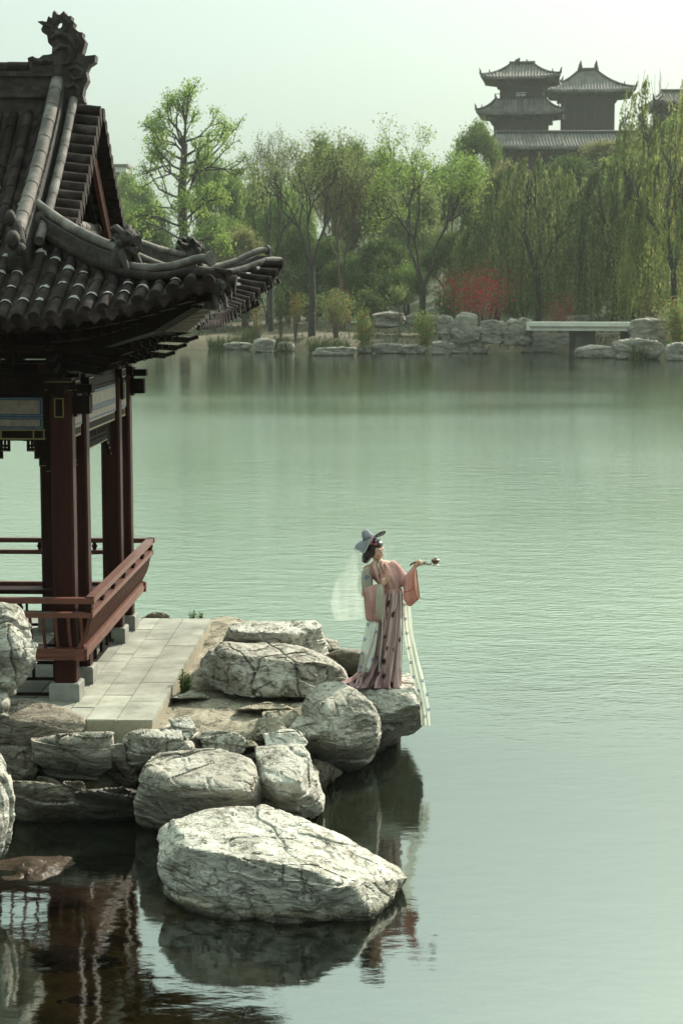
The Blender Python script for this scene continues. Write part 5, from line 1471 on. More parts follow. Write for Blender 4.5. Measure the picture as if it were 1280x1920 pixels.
FB = [('tallest square stone block of the far retaining wall', 848, 899, 591, 640, 171), ('wide stone block right of the tallest one in the far wall', 898, 948, 598, 640, 171),
      ('narrow upright block in the middle of the far wall', 946, 971, 597, 645, 170), ('block of the far wall touching the left end of the bridge', 966, 997, 598, 642, 170),
      ('dark block at the left end of the far wall', 819, 851, 592, 634, 172), ('long pale slab on the far bank behind the round green bush', 697, 757, 588, 606, 182),
      ('long pale slab on the bank behind the bridge deck', 1048, 1127, 592, 604, 182), ('layered block on top of the big rock right of the bridge', 1176, 1252, 596, 640, 158),
      ('long pale slab on the bank behind the dark end block', 755, 830, 590, 604, 183)]
for k, (lab, u0, u1, v0, v1, y) in enumerate(FB): far_rock(lab, u0, u1, v0, v1, y, seed=90 + k, p=18)
# bridge
M['far_trim2'] = surf('dark_pier_stone', (.05, .047, .04), (.09, .085, .075), scale=.8, rough=.9, bump=.2, bscale=4)  # dark stone tone for the bridge piers
br = thing('stone_bridge', 'low flat stone bridge with a dark opening on the far shore', 'bridge', tuple(P(1100, 650, y=168)))
bl = P(1100, 650, y=168)
M['deck'] = surf('bridge_deck_stone', (.48, .46, .40), (.62, .60, .52), scale=.8, rough=.85, bump=.2, bscale=4)
def rel(p, b): return Vector(p) - Vector(b)
d0, d1 = P(992, 604, y=167), P(1212, 606, y=164)
zt = d0.z
mb = MB(); a0, a1 = rel((d0.x, 167, 0), bl), rel((d1.x, 164, 0), bl)
mb.hexa([(a0.x, a0.y, zt - .75 - bl.z), (a1.x, a1.y, zt - .75 - bl.z), (a1.x, a1.y + 6, zt - .75 - bl.z), (a0.x, a0.y + 6, zt - .75 - bl.z),
         (a0.x, a0.y, zt - bl.z), (a1.x, a1.y, zt - bl.z), (a1.x, a1.y + 6, zt - bl.z), (a0.x, a0.y + 6, zt - bl.z)])
mb.hexa([(a0.x, a0.y - .25, zt - .35 - bl.z), (a1.x, a1.y - .25, zt - .35 - bl.z), (a1.x, a1.y - .004, zt - .35 - bl.z), (a0.x, a0.y - .004, zt - .35 - bl.z),
         (a0.x, a0.y - .25, zt + .03 - bl.z), (a1.x, a1.y - .25, zt + .03 - bl.z), (a1.x, a1.y - .004, zt + .03 - bl.z), (a0.x, a0.y - .004, zt + .03 - bl.z)])
mb.build('deck', M['deck'], br)
for u in (1098, 1196):
    p = rel(P(u, 640, y=166.5), bl)
    MB().box(p.x - .9, p.x + .9, p.y + .2, p.y + 5, -1.2 - bl.z, zt - .76 - bl.z).build('pier', M['far_trim2'], br)
MB().box(rel((d0.x, 0, 0), bl).x, rel((d1.x, 0, 0), bl).x, 6.5, 7, -1.2 - bl.z, zt - 1.1 - bl.z).build('back_wall', M['far_rock'], br)

# ---- vegetation ----------------------------------------------------------------
M['bark'] = surf('dark_bark', (.016, .012, .010), (.036, .028, .022), scale=3, rough=.95, bump=.4, bscale=10)
M['twig'] = surf('brown_twig', (.06, .042, .032), (.10, .075, .055), scale=3, rough=.95, bump=0)
M['leaf_bright'] = leafmat('spring_leaf', (.13, .21, .045), (.25, .33, .09), .5)
M['leaf_pale'] = leafmat('pale_young_leaf', (.13, .18, .06), (.25, .30, .12), .5)
M['leaf_mid'] = leafmat('mid_green_leaf', (.085, .14, .036), (.20, .27, .085), .5)
M['leaf_dark'] = leafmat('dark_green_leaf', (.034, .060, .020), (.11, .155, .052), .42)
M['leaf_brown'] = leafmat('bud_brown_leaf', (.10, .095, .045), (.19, .20, .085), .5)
def streakleaf(name, c1, c2, c3, trans):
    m, n, o = newmat(name)
    t = nd(n, 'ShaderNodeTexNoise', i_Scale=1.0, i_Detail=3.0, i_Roughness=.7); n.links.new(coords(n, (.9, .9, .10)), t.inputs[0])
    rp = ramp(n, t.outputs[0], [(.34, c1), (.5, c2), (.66, c3)])
    g = nd(n, 'ShaderNodeNewGeometry'); mr = nd(n, 'ShaderNodeMapRange'); mr.inputs[3].default_value = .75; mr.inputs[4].default_value = 1.25
    n.links.new(g.outputs['Random Per Island'], mr.inputs[0])
    hs = nd(n, 'ShaderNodeHueSaturation'); n.links.new(rp.outputs[0], hs.inputs['Color']); n.links.new(mr.outputs[0], hs.inputs['Value'])
    d = nd(n, 'ShaderNodeBsdfDiffuse'); t2 = nd(n, 'ShaderNodeBsdfTranslucent'); mx = nd(n, 'ShaderNodeMixShader'); mx.inputs[0].default_value = trans
    n.links.new(hs.outputs[0], d.inputs[0]); n.links.new(hs.outputs[0], t2.inputs[0]); n.links.new(d.outputs[0], mx.inputs[1]); n.links.new(t2.outputs[0], mx.inputs[2]); n.links.new(mx.outputs[0], o.inputs[0])
    return m
M['willow'] = streakleaf('willow_leaf', (.038, .056, .022), (.098, .126, .048), (.21, .25, .095), .45)
M['willow_y'] = streakleaf('fresh_willow_leaf', (.055, .075, .022), (.145, .175, .055), (.31, .34, .11), .5)
M['leaf_red'] = leafmat('red_blossom', (.19, .016, .022), (.42, .045, .055), .38)
M['leaf_orange'] = leafmat('orange_bud', (.25, .09, .02), (.40, .18, .04), .35)
M['leaf_yellow'] = leafmat('yellow_blossom', (.20, .16, .03), (.38, .30, .05), .4)
M['grass'] = leafmat('bank_grass', (.03, .05, .016), (.07, .095, .03), .3)

def leaf_mesh(C_, size, seed, flat=.0, aspect=.55):
    g = np.random.default_rng(seed); n_ = len(C_)
    d = g.normal(size=(n_, 3)); d /= np.linalg.norm(d, axis=1, keepdims=True)
    d[:, 2] *= 1 - flat
    e = np.cross(d, g.normal(size=(n_, 3))); e /= np.linalg.norm(e, axis=1, keepdims=True) + 1e-9
    s = size * g.uniform(.6, 1.35, (n_, 1))
    a, b = d * s * .5, e * s * .5 * aspect
    V = np.stack([C_ - a, C_ + b - a * .1, C_ + a, C_ - b - a * .1], 1).reshape(-1, 3)
    return V, np.arange(n_ * 4).reshape(-1, 4)

def grow(rr, mb, p, d, L, r, lvl, maxl, tips, up=.25, spread=.6, kids=(2, 3), shrink=.72, n=5):
    q = p.copy(); dd = d.copy(); rad = [r]; pts = [q.copy()]
    for k in range(3):
        dd = (dd + Vector((rr.gauss(0, .12), rr.gauss(0, .12), up * .3))).normalized()
        q = q + dd * L / 3; pts.append(q.copy()); rad.append(r * (1 - .3 * (k + 1) / 3))
    mb.tube(pts, rad, n if lvl < 2 else 4, cap=False)
    if lvl >= maxl:
        tips.append(q.copy()); tips.append(pts[2]); return
    if lvl >= maxl - 2 and lvl > 0: tips.append(q.copy())
    if lvl == maxl - 1: tips.append(pts[2])
    for k in range(rr.randint(*kids)):
        a = rr.uniform(0, 6.283); x = dd.cross(Vector((math.cos(a), math.sin(a), .3)))
        if x.length < 1e-3: continue
        nd_ = (dd + x.normalized() * spread * rr.uniform(.5, 1.25)).normalized()
        s0 = pts[-1] if k == 0 or lvl == 0 else pts[rr.choice((2, 3))]
        grow(rr, mb, s0, nd_, L * shrink * rr.uniform(.8, 1.15), r * .66, lvl + 1, maxl, tips, up, spread, kids, shrink)

def build_tree(name, label, cat, base, H, W, seed, leaf, trunk_frac=.3, r0=.28, levels=5, kids=(2, 3), spread=.6, up=.3, per=36, cl=.7, size=.32, twigs=False, group=None, lean=(0, 0), proto=None):
    """Trunk with limbs (one mesh) and a crown of leaf-sized faces gathered in clumps at the twig ends."""
    root = thing(name, label, cat, base, 0, group)
    rr = random.Random(seed); mb = MB(); tips = []
    p0 = Vector((0, 0, -.5)); d = Vector((lean[0], lean[1], 1)).normalized()
    th = H * trunk_frac
    mb.tube([p0, p0 + d * (th * .5 + .5) + Vector((rr.uniform(-.1, .1), 0, 0)), p0 + d * (th + .5)], [r0 * 1.25, r0, r0 * .85], 8, cap=False)
    for k in range(rr.randint(*kids) + 1):
        a = 6.283 * k / 3 + rr.uniform(-.5, .5)
        dd = (d + Vector((math.cos(a), math.sin(a), 0)) * spread * rr.uniform(.4, .95)).normalized()
        grow(rr, mb, p0 + d * (th + .45), dd, H * .23, r0 * .62, 0, levels - 1, tips, up, spread, kids)
    T = np.array([t[:] for t in tips])
    # fit the crown to the requested height and width
    sz = (H - th) / max(1e-3, T[:, 2].max() - th)
    half = np.percentile(np.hypot(T[:, 0], T[:, 1]), 92); sx_ = W / 2 / half
    Vt = np.array(mb.v)
    def fit(V):
        V = V.copy(); k = np.clip((V[:, 2] - th) / (H * .12), 0, 1)
        V[:, :2] *= (1 + (sx_ - 1) * k)[:, None]
        V[:, 2] = np.where(V[:, 2] > th, th + (V[:, 2] - th) * sz, V[:, 2]); return V
    Vt = fit(Vt); T = fit(T)
    mesh_obj('trunk', Vt, mb.f, M['twig'] if twigs else M['bark'], root, smooth=True)
    g = np.random.default_rng(seed + 5)
    if per:
        clump = g.uniform(.35, 1.25, len(T))
        idx = np.repeat(np.arange(len(T)), (per * clump + g.uniform(0, 1, len(T))).astype(int))
        Cc = T[idx] + g.normal(size=(len(idx), 3)) * np.array([cl, cl, cl * .62]) * .62
        V, F = leaf_mesh(Cc, size, seed)
        mesh_obj('crown', V, F, M[leaf], root)
    return root

def at_bank(u, y):
    x = P(u, 560, y=y).x
    return (x, y, fz(x, y))
def top_h(base, v): return P(640, v, y=base[1]).z - base[2]
def wm(px, y): return px / PXM(y)

TG = 'trees on the far shore'
b = at_bank(345, 198)                                       # the tall pruned tree
def leader_tree(name, label, base, H, W, seed, leaf, r0, nb, per, size, group):
    """Tree with one straight leader to near the top, short pruned limbs and leaf tufts at the twig ends."""
    root = thing(name, label, 'tree', base, 0, group); rr = random.Random(seed); mb = MB(); tips = []
    mb.tube([Vector((0, 0, -.5)), Vector((.1, 0, H * .3)), Vector((-.1, 0, H * .6)), Vector((.25, 0, H * .8))], [r0 * 1.15, r0, r0 * .9, r0 * .62], 9)
    for k in range(4):
        a = rr.uniform(0, 6.28); grow(rr, mb, Vector((.2, 0, H * (.74 + .02 * k))), (Vector((0, 0, 1)) + Vector((math.cos(a), math.sin(a), 0)) * .35).normalized(), H * .11, r0 * .3, 1, 4, tips, .3, .6)
    for k in range(nb):
        z = H * (.36 + .46 * (k + rr.random()) / nb); a = k * 2.4 + rr.uniform(-.4, .4)
        L = W * .27 * rr.uniform(.6, 1.15) * (1.1 - .35 * abs(z / H - .6))
        grow(rr, mb, Vector((0, 0, z)), (Vector((math.cos(a), math.sin(a), rr.uniform(.15, .6)))).normalized(), L, r0 * .28, 1, 4, tips, .12, .6, (2, 3), .68)
    T = np.array([t[:] for t in tips]); mesh_obj('trunk', mb.v, mb.f, M['bark'], root, smooth=True)
    g = np.random.default_rng(seed); idx = np.repeat(np.arange(len(T)), np.maximum(1, (per * g.uniform(.2, 1.6, len(T))).astype(int)))
    V, F = leaf_mesh(T[idx] + g.normal(size=(len(idx), 3)) * np.array([.36, .36, .28]), size, seed); mesh_obj('crown', V, F, M[leaf], root)
leader_tree('tall_tree', 'tall tree with a thick dark pruned trunk and sparse bright green leaf tufts', b, top_h(b, 178), wm(200, 198), 3, 'leaf_bright', .52, 22, 10, .30, TG)
b = at_bank(508, 196)
build_tree('bare_tree', 'thin nearly leafless tree with fine upright twigs left of the forked tree', 'tree', b, top_h(b, 230), wm(130, 196), 8, 'leaf_pale', .30, .26, 7, (2, 3), .5, .30, 1.3, .5, .18, group=TG)
b = at_bank(584, 184)
build_tree('forked_tree', 'tree forked low into long dark limbs with thin pale green leaves', 'tree', b, top_h(b, 240), wm(190, 184), 15, 'leaf_pale', .33, .34, 7, (2, 3), .62, .22, 2.4, .75, .22, group=TG)
b = at_bank(641, 192)
build_tree('budding_tree', 'many-stemmed brownish budding tree between two green trees', 'tree', b, top_h(b, 270), wm(140, 192), 22, 'leaf_brown', .16, .30, 7, (2, 3), .42, .35, 3.5, .6, .2, True, TG)
b = at_bank(793, 184)
build_tree('spreading_tree', 'wide tree with twin dark stems and a bright green layered crown', 'tree', b, top_h(b, 205), wm(225, 184), 31, 'leaf_bright', .22, .36, 7, (2, 3), .66, .20, 4.6, .8, .25, group=TG)
b = at_bank(748, 180)
build_tree('sapling', 'slender young sapling with few leaves in front of the twin-stemmed tree', 'tree', b, top_h(b, 530), wm(58, 180), 41, 'leaf_pale', .2, .07, 5, (2, 3), .45, .35, 6, .35, .2, True, TG)

def willow(label, u, y, vtop, wpx, seed, mat, n_=900, lenf=(.22, .78), sparse=1.0, r0=.32, leaf=.46):
    b = at_bank(u, y); H = top_h(b, vtop); W = wm(wpx, y)
    root = thing('willow', label, 'tree', b, 0, 'weeping willows on the far shore')
    rr = random.Random(seed); mb = MB(); tips = []
    th = H * .28
    mb.tube([Vector((0, 0, -.5)), Vector((.1, 0, th * .5)), Vector((-.05, 0, th))], [r0 * 1.2, r0, r0 * .8], 8, cap=False)
    for k in range(5):
        a = 6.283 * k / 5 + rr.uniform(-.4, .4)
        grow(rr, mb, Vector((-.05, 0, th)), (Vector((0, 0, 1)) + Vector((math.cos(a), math.sin(a), 0)) * rr.uniform(.25, .6)).normalized(), H * .24, r0 * .55, 0, 3, tips, .25, .5)
    V = np.array(mb.v); sz = (H * .93 - th) / (V[:, 2].max() - th); V[:, 2] = np.where(V[:, 2] > th, th + (V[:, 2] - th) * sz, V[:, 2])
    k = np.clip((V[:, 2] - th) / (H * .2), 0, 1); hf = np.percentile(np.hypot(V[:, 0], V[:, 1]), 97)
    V[:, :2] *= (1 + (W * .42 / hf - 1) * k)[:, None]
    mesh_obj('trunk', V, mb.f, M['bark'], root, smooth=True)
    g = np.random.default_rng(seed)
    # hanging strands from an uneven dome
    nb_ = max(40, n_ // 14); bi = g.integers(0, nb_, n_)         # strands hang in bundles with gaps between
    tb, rb_ = g.uniform(0, 6.283, nb_), np.sqrt(g.uniform(.12, 1, nb_)); top_ = g.uniform(.78, 1.0, nb_)
    th_ = tb[bi] + g.normal(0, .045, n_); rad = np.clip(rb_[bi] + g.normal(0, .028, n_), 0, 1.1)
    lob = 1 + .22 * np.sin(th_ * 3 + seed) + .14 * np.sin(th_ * 7 + 2 * seed)
    X = np.cos(th_) * rad * W / 2 * lob; Y = np.sin(th_) * rad * W / 2 * lob
    clx = fbm(np.stack([X * .45, Y * .45, X * 0 + seed], -1), 3, 4)
    Z = H * (1 - .5 * (rad ** 2.4)) * (.80 + .42 * (clx - .25)); Z = np.minimum(Z * (.82 + .18 * top_[bi]), H)
    Ln = np.minimum(Z - g.uniform(.3, 2.5, n_), H * g.uniform(*lenf, n_))
    keep = g.uniform(size=n_) < 1.1
    X, Y, Z, Ln = X[keep], Y[keep], Z[keep], Ln[keep]
    mid_ = (Y < W * .05) & (np.abs(X) < W * .24) & (g.uniform(size=len(X)) < .85)
    Ln = np.where(mid_, Ln * .42, Ln)                       # parted in front of the stem
    cs = []
    for x, y_, z, l in zip(X, Y, Z, Ln):
        m_ = max(4, int(l / .42)); t = np.linspace(0, 1, m_)
        sw = g.normal(0, .16, 2); q = 1 - np.exp(-7 * t); ro = W * .055 / max(.3, math.hypot(x, y_))
        c = np.stack([x * (1 + ro * q) + sw[0] * t * l * .5 + g.normal(0, .05, m_), y_ * (1 + ro * q) + sw[1] * t * l * .5 + g.normal(0, .05, m_), z - l * (t - .10 * q * (1 - t))], -1)
        cs.append(c)
    Cc = np.concatenate(cs); n2 = len(Cc)
    a = g.uniform(0, 6.283, n2); wd = g.uniform(.05, .11, n2); hl = g.uniform(.6, 1.25, n2) * leaf
    dx = np.stack([np.cos(a) * wd, np.sin(a) * wd, np.zeros(n2)], -1); dz = np.stack([g.normal(0, .09, n2), g.normal(0, .09, n2), -hl], -1)
    Vv = np.stack([Cc - dz * .55, Cc + dx, Cc + dz * .55, Cc - dx], 1).reshape(-1, 3)
    mesh_obj('crown', Vv, np.arange(n2 * 4).reshape(-1, 4), M[mat], root)
    return root
willow('dark olive weeping willow left of the other willows, behind the red shrub', 1008, 188, 272, 235, 5, 'willow', 1150)
willow('narrow weeping willow in the middle behind the bridge deck', 1152, 184, 268, 160, 9, 'willow', 720)
willow('yellow-green weeping willow filling the right edge above the shore', 1262, 176, 245, 200, 14, 'willow_y', 1050)
willow('tall thin-leaved willow rising against the sky at the upper right', 1215, 215, 95, 150, 21, 'willow_y', 420, (.15, .4), .4)
willow('tallest willow cut by the right edge against the sky', 1300, 200, 40, 130, 27, 'willow_y', 380, (.15, .4), .4)
willow('shaded willow between the two front willows', 1082, 205, 285, 175, 33, 'willow', 800)
willow('shaded willow left behind the twin-stemmed tree', 930, 206, 300, 150, 35, 'willow', 650)

# the wood behind: individual trees, four crown shapes shared
protos = []
for k, (lf, hh, ww) in enumerate([('leaf_mid', 14, 11), ('leaf_dark', 12, 10), ('leaf_brown', 13, 9), ('leaf_pale', 14, 9), ('leaf_mid', 12, 13)]):
    pr = build_tree('wood_tree', 'x', 'tree', (0, 0, 0), hh, ww, 100 + k, lf, .08, .3, 5, (2, 4), .8, .1, 58 if k in (0, 1, 4) else 30, 1.5, .40, k == 2, 'trees of the wood behind the far shore')
    protos.append((pr, hh, ww))
used = [False] * len(protos)
spec = [  # u, y, v top, width px, proto, label
    (205, 330, 318, 70, 0, 'distant hazy tree at the left below the far pale building'), (250, 300, 325, 75, 4, 'distant hazy round tree left of the tall pruned tree'),
    (225, 235, 375, 90, 0, 'green tree beside the pavilion roof at the left'), (292, 222, 395, 85, 1, 'dark tree low behind the roof corner left of the tall pruned trunk'),
    (400, 245, 288, 95, 4, 'hazy green tree right behind the tall pruned trunk'), (410, 214, 400, 90, 0, 'mid green tree between the tall pruned tree and the leafless one'),
    (470, 250, 320, 90, 3, 'pale tree behind the leafless tree'), (455, 205, 430, 70, 2, 'brownish thicket tree at the foot of the leafless tree'),
    (535, 240, 340, 95, 0, 'green tree behind the limbs of the forked tree'), (560, 212, 430, 80, 1, 'dark tree behind the trunk of the forked tree'),
    (600, 270, 262, 90, 4, 'hazy rounded tree above the forked tree'), (660, 275, 266, 95, 4, 'hazy rounded tree above the brownish budding tree'),
    (690, 235, 320, 90, 2, 'brown budding tree between the budding and twin-stemmed trees'), (620, 208, 450, 80, 1, 'dark tree low behind the brownish budding tree'),
    (725, 262, 275, 95, 0, 'hazy green tree left behind the twin-stemmed tree'), (705, 205, 452, 90, 1, 'dark tree low left of the twin stems'),
    (765, 230, 330, 90, 3, 'pale tree seen through the twin-stemmed tree'), (840, 206, 440, 85, 1, 'dark tree low right of the twin stems'),
    (850, 250, 285, 95, 0, 'green tree behind the right side of the twin-stemmed tree'), (895, 285, 228, 75, 4, 'round green tree left of the double-roofed tower'),
    (920, 218, 400, 95, 1, 'dark tree in the shade left of the first willow'), (960, 240, 310, 100, 2, 'brownish tree below the tower behind the first willow'),
    (1060, 250, 300, 110, 1, 'dark tree below the long hall roof'), (1130, 235, 330, 110, 0, 'mid green tree behind the narrow willow'),
    (1200, 250, 280, 120, 4, 'green tree below the right end of the long hall roof'), (1262, 260, 215, 120, 0, 'green tree high on the hill at the right edge'),
    (1235, 215, 400, 110, 1, 'dark tree behind the yellow-green willow'), (1090, 212, 450, 100, 1, 'dark tree low behind the bridge'),
    (980, 208, 470, 90, 1, 'dark tree low behind the red shrub'), (1170, 208, 455, 90, 1, 'dark tree low behind the right end of the bridge'),
    (350, 212, 455, 85, 1, 'dark tree at the foot of the tall pruned tree'), (500, 208, 478, 80, 1, 'dark low tree right of the roof corner'),
    (655, 203, 490, 70, 1, 'dark low tree behind the yellowish bush'), (760, 203, 495, 70, 0, 'low green tree behind the young sapling'),
    (240, 205, 450, 80, 0, 'green tree low beside the pavilion roof tiles'), (170, 225, 380, 90, 4, 'round tree mostly hidden by the pavilion roof'),
    (1150, 290, 262, 90, 2, 'brownish tree right in front of the long hall roof'), (1280, 225, 330, 90, 2, 'brown tree at the right edge behind the yellow-green willow')]
for k, (u, y, vt_, wpx, pk, lab) in enumerate(spec):
    pr, hh, ww = protos[pk]
    b = at_bank(u, y); sH = top_h(b, vt_) / hh; sW = wm(wpx, y) / ww * 1.15
    if not used[pk]: o = pr; used[pk] = True
    else:
        o = pr.copy(); COL.objects.link(o)
        for ch in pr.children:
            c = ch.copy(); COL.objects.link(c); c.parent = o
    o.location = b; o.scale = (sW, sW, sH); o.rotation_euler = (0, 0, k * 2.4); o['label'] = lab

def bush(label, u, y, v0, wpx, seed, mat, n_=1500, size=.16, accent=None, up=0.0, group='bushes on the far bank', name='bush'):
    b = at_bank(u, y); H = max(.5, top_h(b, v0)); W = wm(wpx, y)
    root = thing(name, label, 'bush', b, 0, group)
    rr = random.Random(seed); mb = MB(); tips = []
    for k in range(16):
        a = rr.uniform(0, 6.28); t = Vector((math.cos(a) * W * .42 * rr.random(), math.sin(a) * W * .42 * rr.random(), H * rr.uniform(.6, .98)))
        m_ = Vector((t.x * .35, t.y * .35, t.z * .5)); mb.tube([Vector((t.x * .1, t.y * .1, -.2)), m_, t], [.05, .035, .012], 4, cap=False)
        tips += [m_.lerp(t, q) for q in (.2, .5, .75, 1)]
    mb.build('stems', M['twig'], root)
    g = np.random.default_rng(seed); T = np.array([t[:] for t in tips])
    idx = g.integers(0, len(T), n_)
    Cc = T[idx] + g.normal(size=(n_, 3)) * np.array([W * .10, W * .10, H * .09])
    Cc[:, 2] = np.abs(Cc[:, 2])
    V, F = leaf_mesh(Cc, size, seed, aspect=.4 if up else .55)
    mesh_obj('foliage', V, F, M[mat], root)
    if accent:
        idx = g.integers(0, len(T), n_ // 4)
        V, F = leaf_mesh(T[idx] + g.normal(size=(len(idx), 3)) * np.array([W * .1, W * .1, H * .1]), size * .9, seed + 1)
        mesh_obj('blossom', V, F, M[accent], root)
    return root
bush('yellow-flowering shrub left of the forked trunk', 553, 182, 540, 48, 1, 'leaf_yellow', 700, .15)
bush('narrow dark upright shrub left of the yellow-flowering one', 526, 184, 545, 28, 2, 'leaf_dark', 800, .2)
bush('orange-tinged thin shrub beside the roof corner', 482, 186, 565, 42, 3, 'leaf_yellow', 350, .15)
bush('wide yellow-green bush right of the forked trunk', 628, 180, 545, 88, 4, 'leaf_pale', 2200, .2, 'leaf_orange')
bush('round green bush at the water', 680, 172, 583, 56, 5, 'leaf_mid', 1900, .2, 'leaf_orange')
bush('green bush with orange buds beside the stone blocks', 793, 171, 583, 58, 6, 'leaf_mid', 1900, .2, 'leaf_orange')
bush('red-blossomed wide shrub in front of the first willow', 905, 177.5, 495, 205, 7, 'leaf_red', 2600, .19, group='red shrubs on the far bank')
bush('thin red shrub right of the first willow trunk', 1052, 177, 556, 76, 8, 'leaf_red', 600, .16, group='red shrubs on the far bank')
bush('reddish shrub near the right edge behind the layered rock', 1222, 172, 555, 64, 9, 'leaf_brown', 900, .18, 'leaf_red', group='red shrubs on the far bank')
bush('large green bush with orange buds at the right edge', 1274, 156, 562, 80, 10, 'leaf_mid', 2600, .2, 'leaf_orange')
bush('red-leaved shrub high among the willows at the right edge', 1268, 172, 335, 46, 16, 'leaf_red', 10, .2)if False else None
for k, (u, y, v, wd) in enumerate([(400, 200, 560, 90), (590, 196, 560, 70), (700, 194, 545, 80), (840, 196, 545, 90), (960, 196, 545, 90), (1095, 196, 555, 110), (1190, 190, 550, 90), (720, 198, 500, 70), (880, 200, 500, 80), (460, 204, 540, 80), (300, 206, 560, 90), (540, 202, 540, 60), (650, 199, 560, 60)]):
    bush(['dark undergrowth bush below the roof corner', 'dark undergrowth bush behind the forked trunk', 'dark undergrowth bush behind the round green bush', 'dark undergrowth bush right of the twin stems', 'dark undergrowth bush behind the red shrub',
          'dark undergrowth bush behind the bridge deck', 'dark undergrowth bush right of the bridge', 'tall dark bush left of the twin stems', 'tall dark bush behind the red-blossomed shrub', 'dark bush at the foot of the leafless tree', 'dark bush hidden low behind the roof', 'dark bush between leafless and forked trees', 'dark bush behind the wide yellow-green bush'][k],
         u, y, v, wd, 200 + k, 'leaf_dark', 1500, .36, group='undergrowth on the far bank')
# bank grass
g = np.random.default_rng(77); n_ = 5000
gx = g.uniform(-50, 36, n_); gy = shore_y(gx) + np.abs(g.normal(0, 1, n_)) * 14 + .5
gz = farz(gx, gy); ok = (gz > .05) & (fbm(np.stack([gx * .25, gy * .25, gx * 0], -1), 3, 14) > .45)
gx, gy, gz = gx[ok], gy[ok], gz[ok]; n_ = len(gx)
hh = g.uniform(.12, .5, n_); a = g.uniform(0, 6.28, n_)
b0 = np.stack([gx, gy, gz - .05], -1); dx = np.stack([np.cos(a) * .07, np.sin(a) * .07, 0 * a], -1); tp_ = np.stack([g.normal(0, .12, n_), g.normal(0, .12, n_), hh], -1)
V = np.stack([b0 - dx, b0 + dx, b0 + tp_ + dx * .2, b0 + tp_ - dx * .2], 1).reshape(-1, 3)
tag(mesh_obj('bank_grass', V, np.arange(n_ * 4).reshape(-1, 4), M['grass']), 'rough grass growing in patches along the far bank', 'grass', kind='stuff')
for k, (u, y, w_) in enumerate([(440, 188.5, 80), (616, 173, 60), (530, 179.5, 26), (1195, 155, 26)]):
    n_ = 500; cx = P(u, 640, y=y).x; W = wm(w_, y)
    gx = cx + g.uniform(-.6, .6, n_) * W; gy = y + g.normal(0, .5, n_); gz = np.maximum(farz(gx, gy), -.1); hh = g.uniform(.5, 1.5, n_); a = g.uniform(0, 6.28, n_)
    b0 = np.stack([gx, gy, gz - .05], -1); dx = np.stack([np.cos(a) * .05, np.sin(a) * .05, 0 * a], -1); tp_ = np.stack([g.normal(0, .25, n_), g.normal(0, .25, n_), hh], -1)
    V = np.stack([b0 - dx, b0 + dx, b0 + tp_ + dx * .2, b0 + tp_ - dx * .2], 1).reshape(-1, 3)
    tag(mesh_obj('reed_clump', V, np.arange(n_ * 4).reshape(-1, 4), M['grass'], loc=(cx, y, 0)), ['dark clump of reeds at the water under the roof corner', 'clump of reeds behind the flat slab in the water', 'small clump of reeds right of the leftmost bank rock', 'tuft of reeds beside the layered rock right of the bridge'][k], 'reeds', 'reed clumps on the far bank')

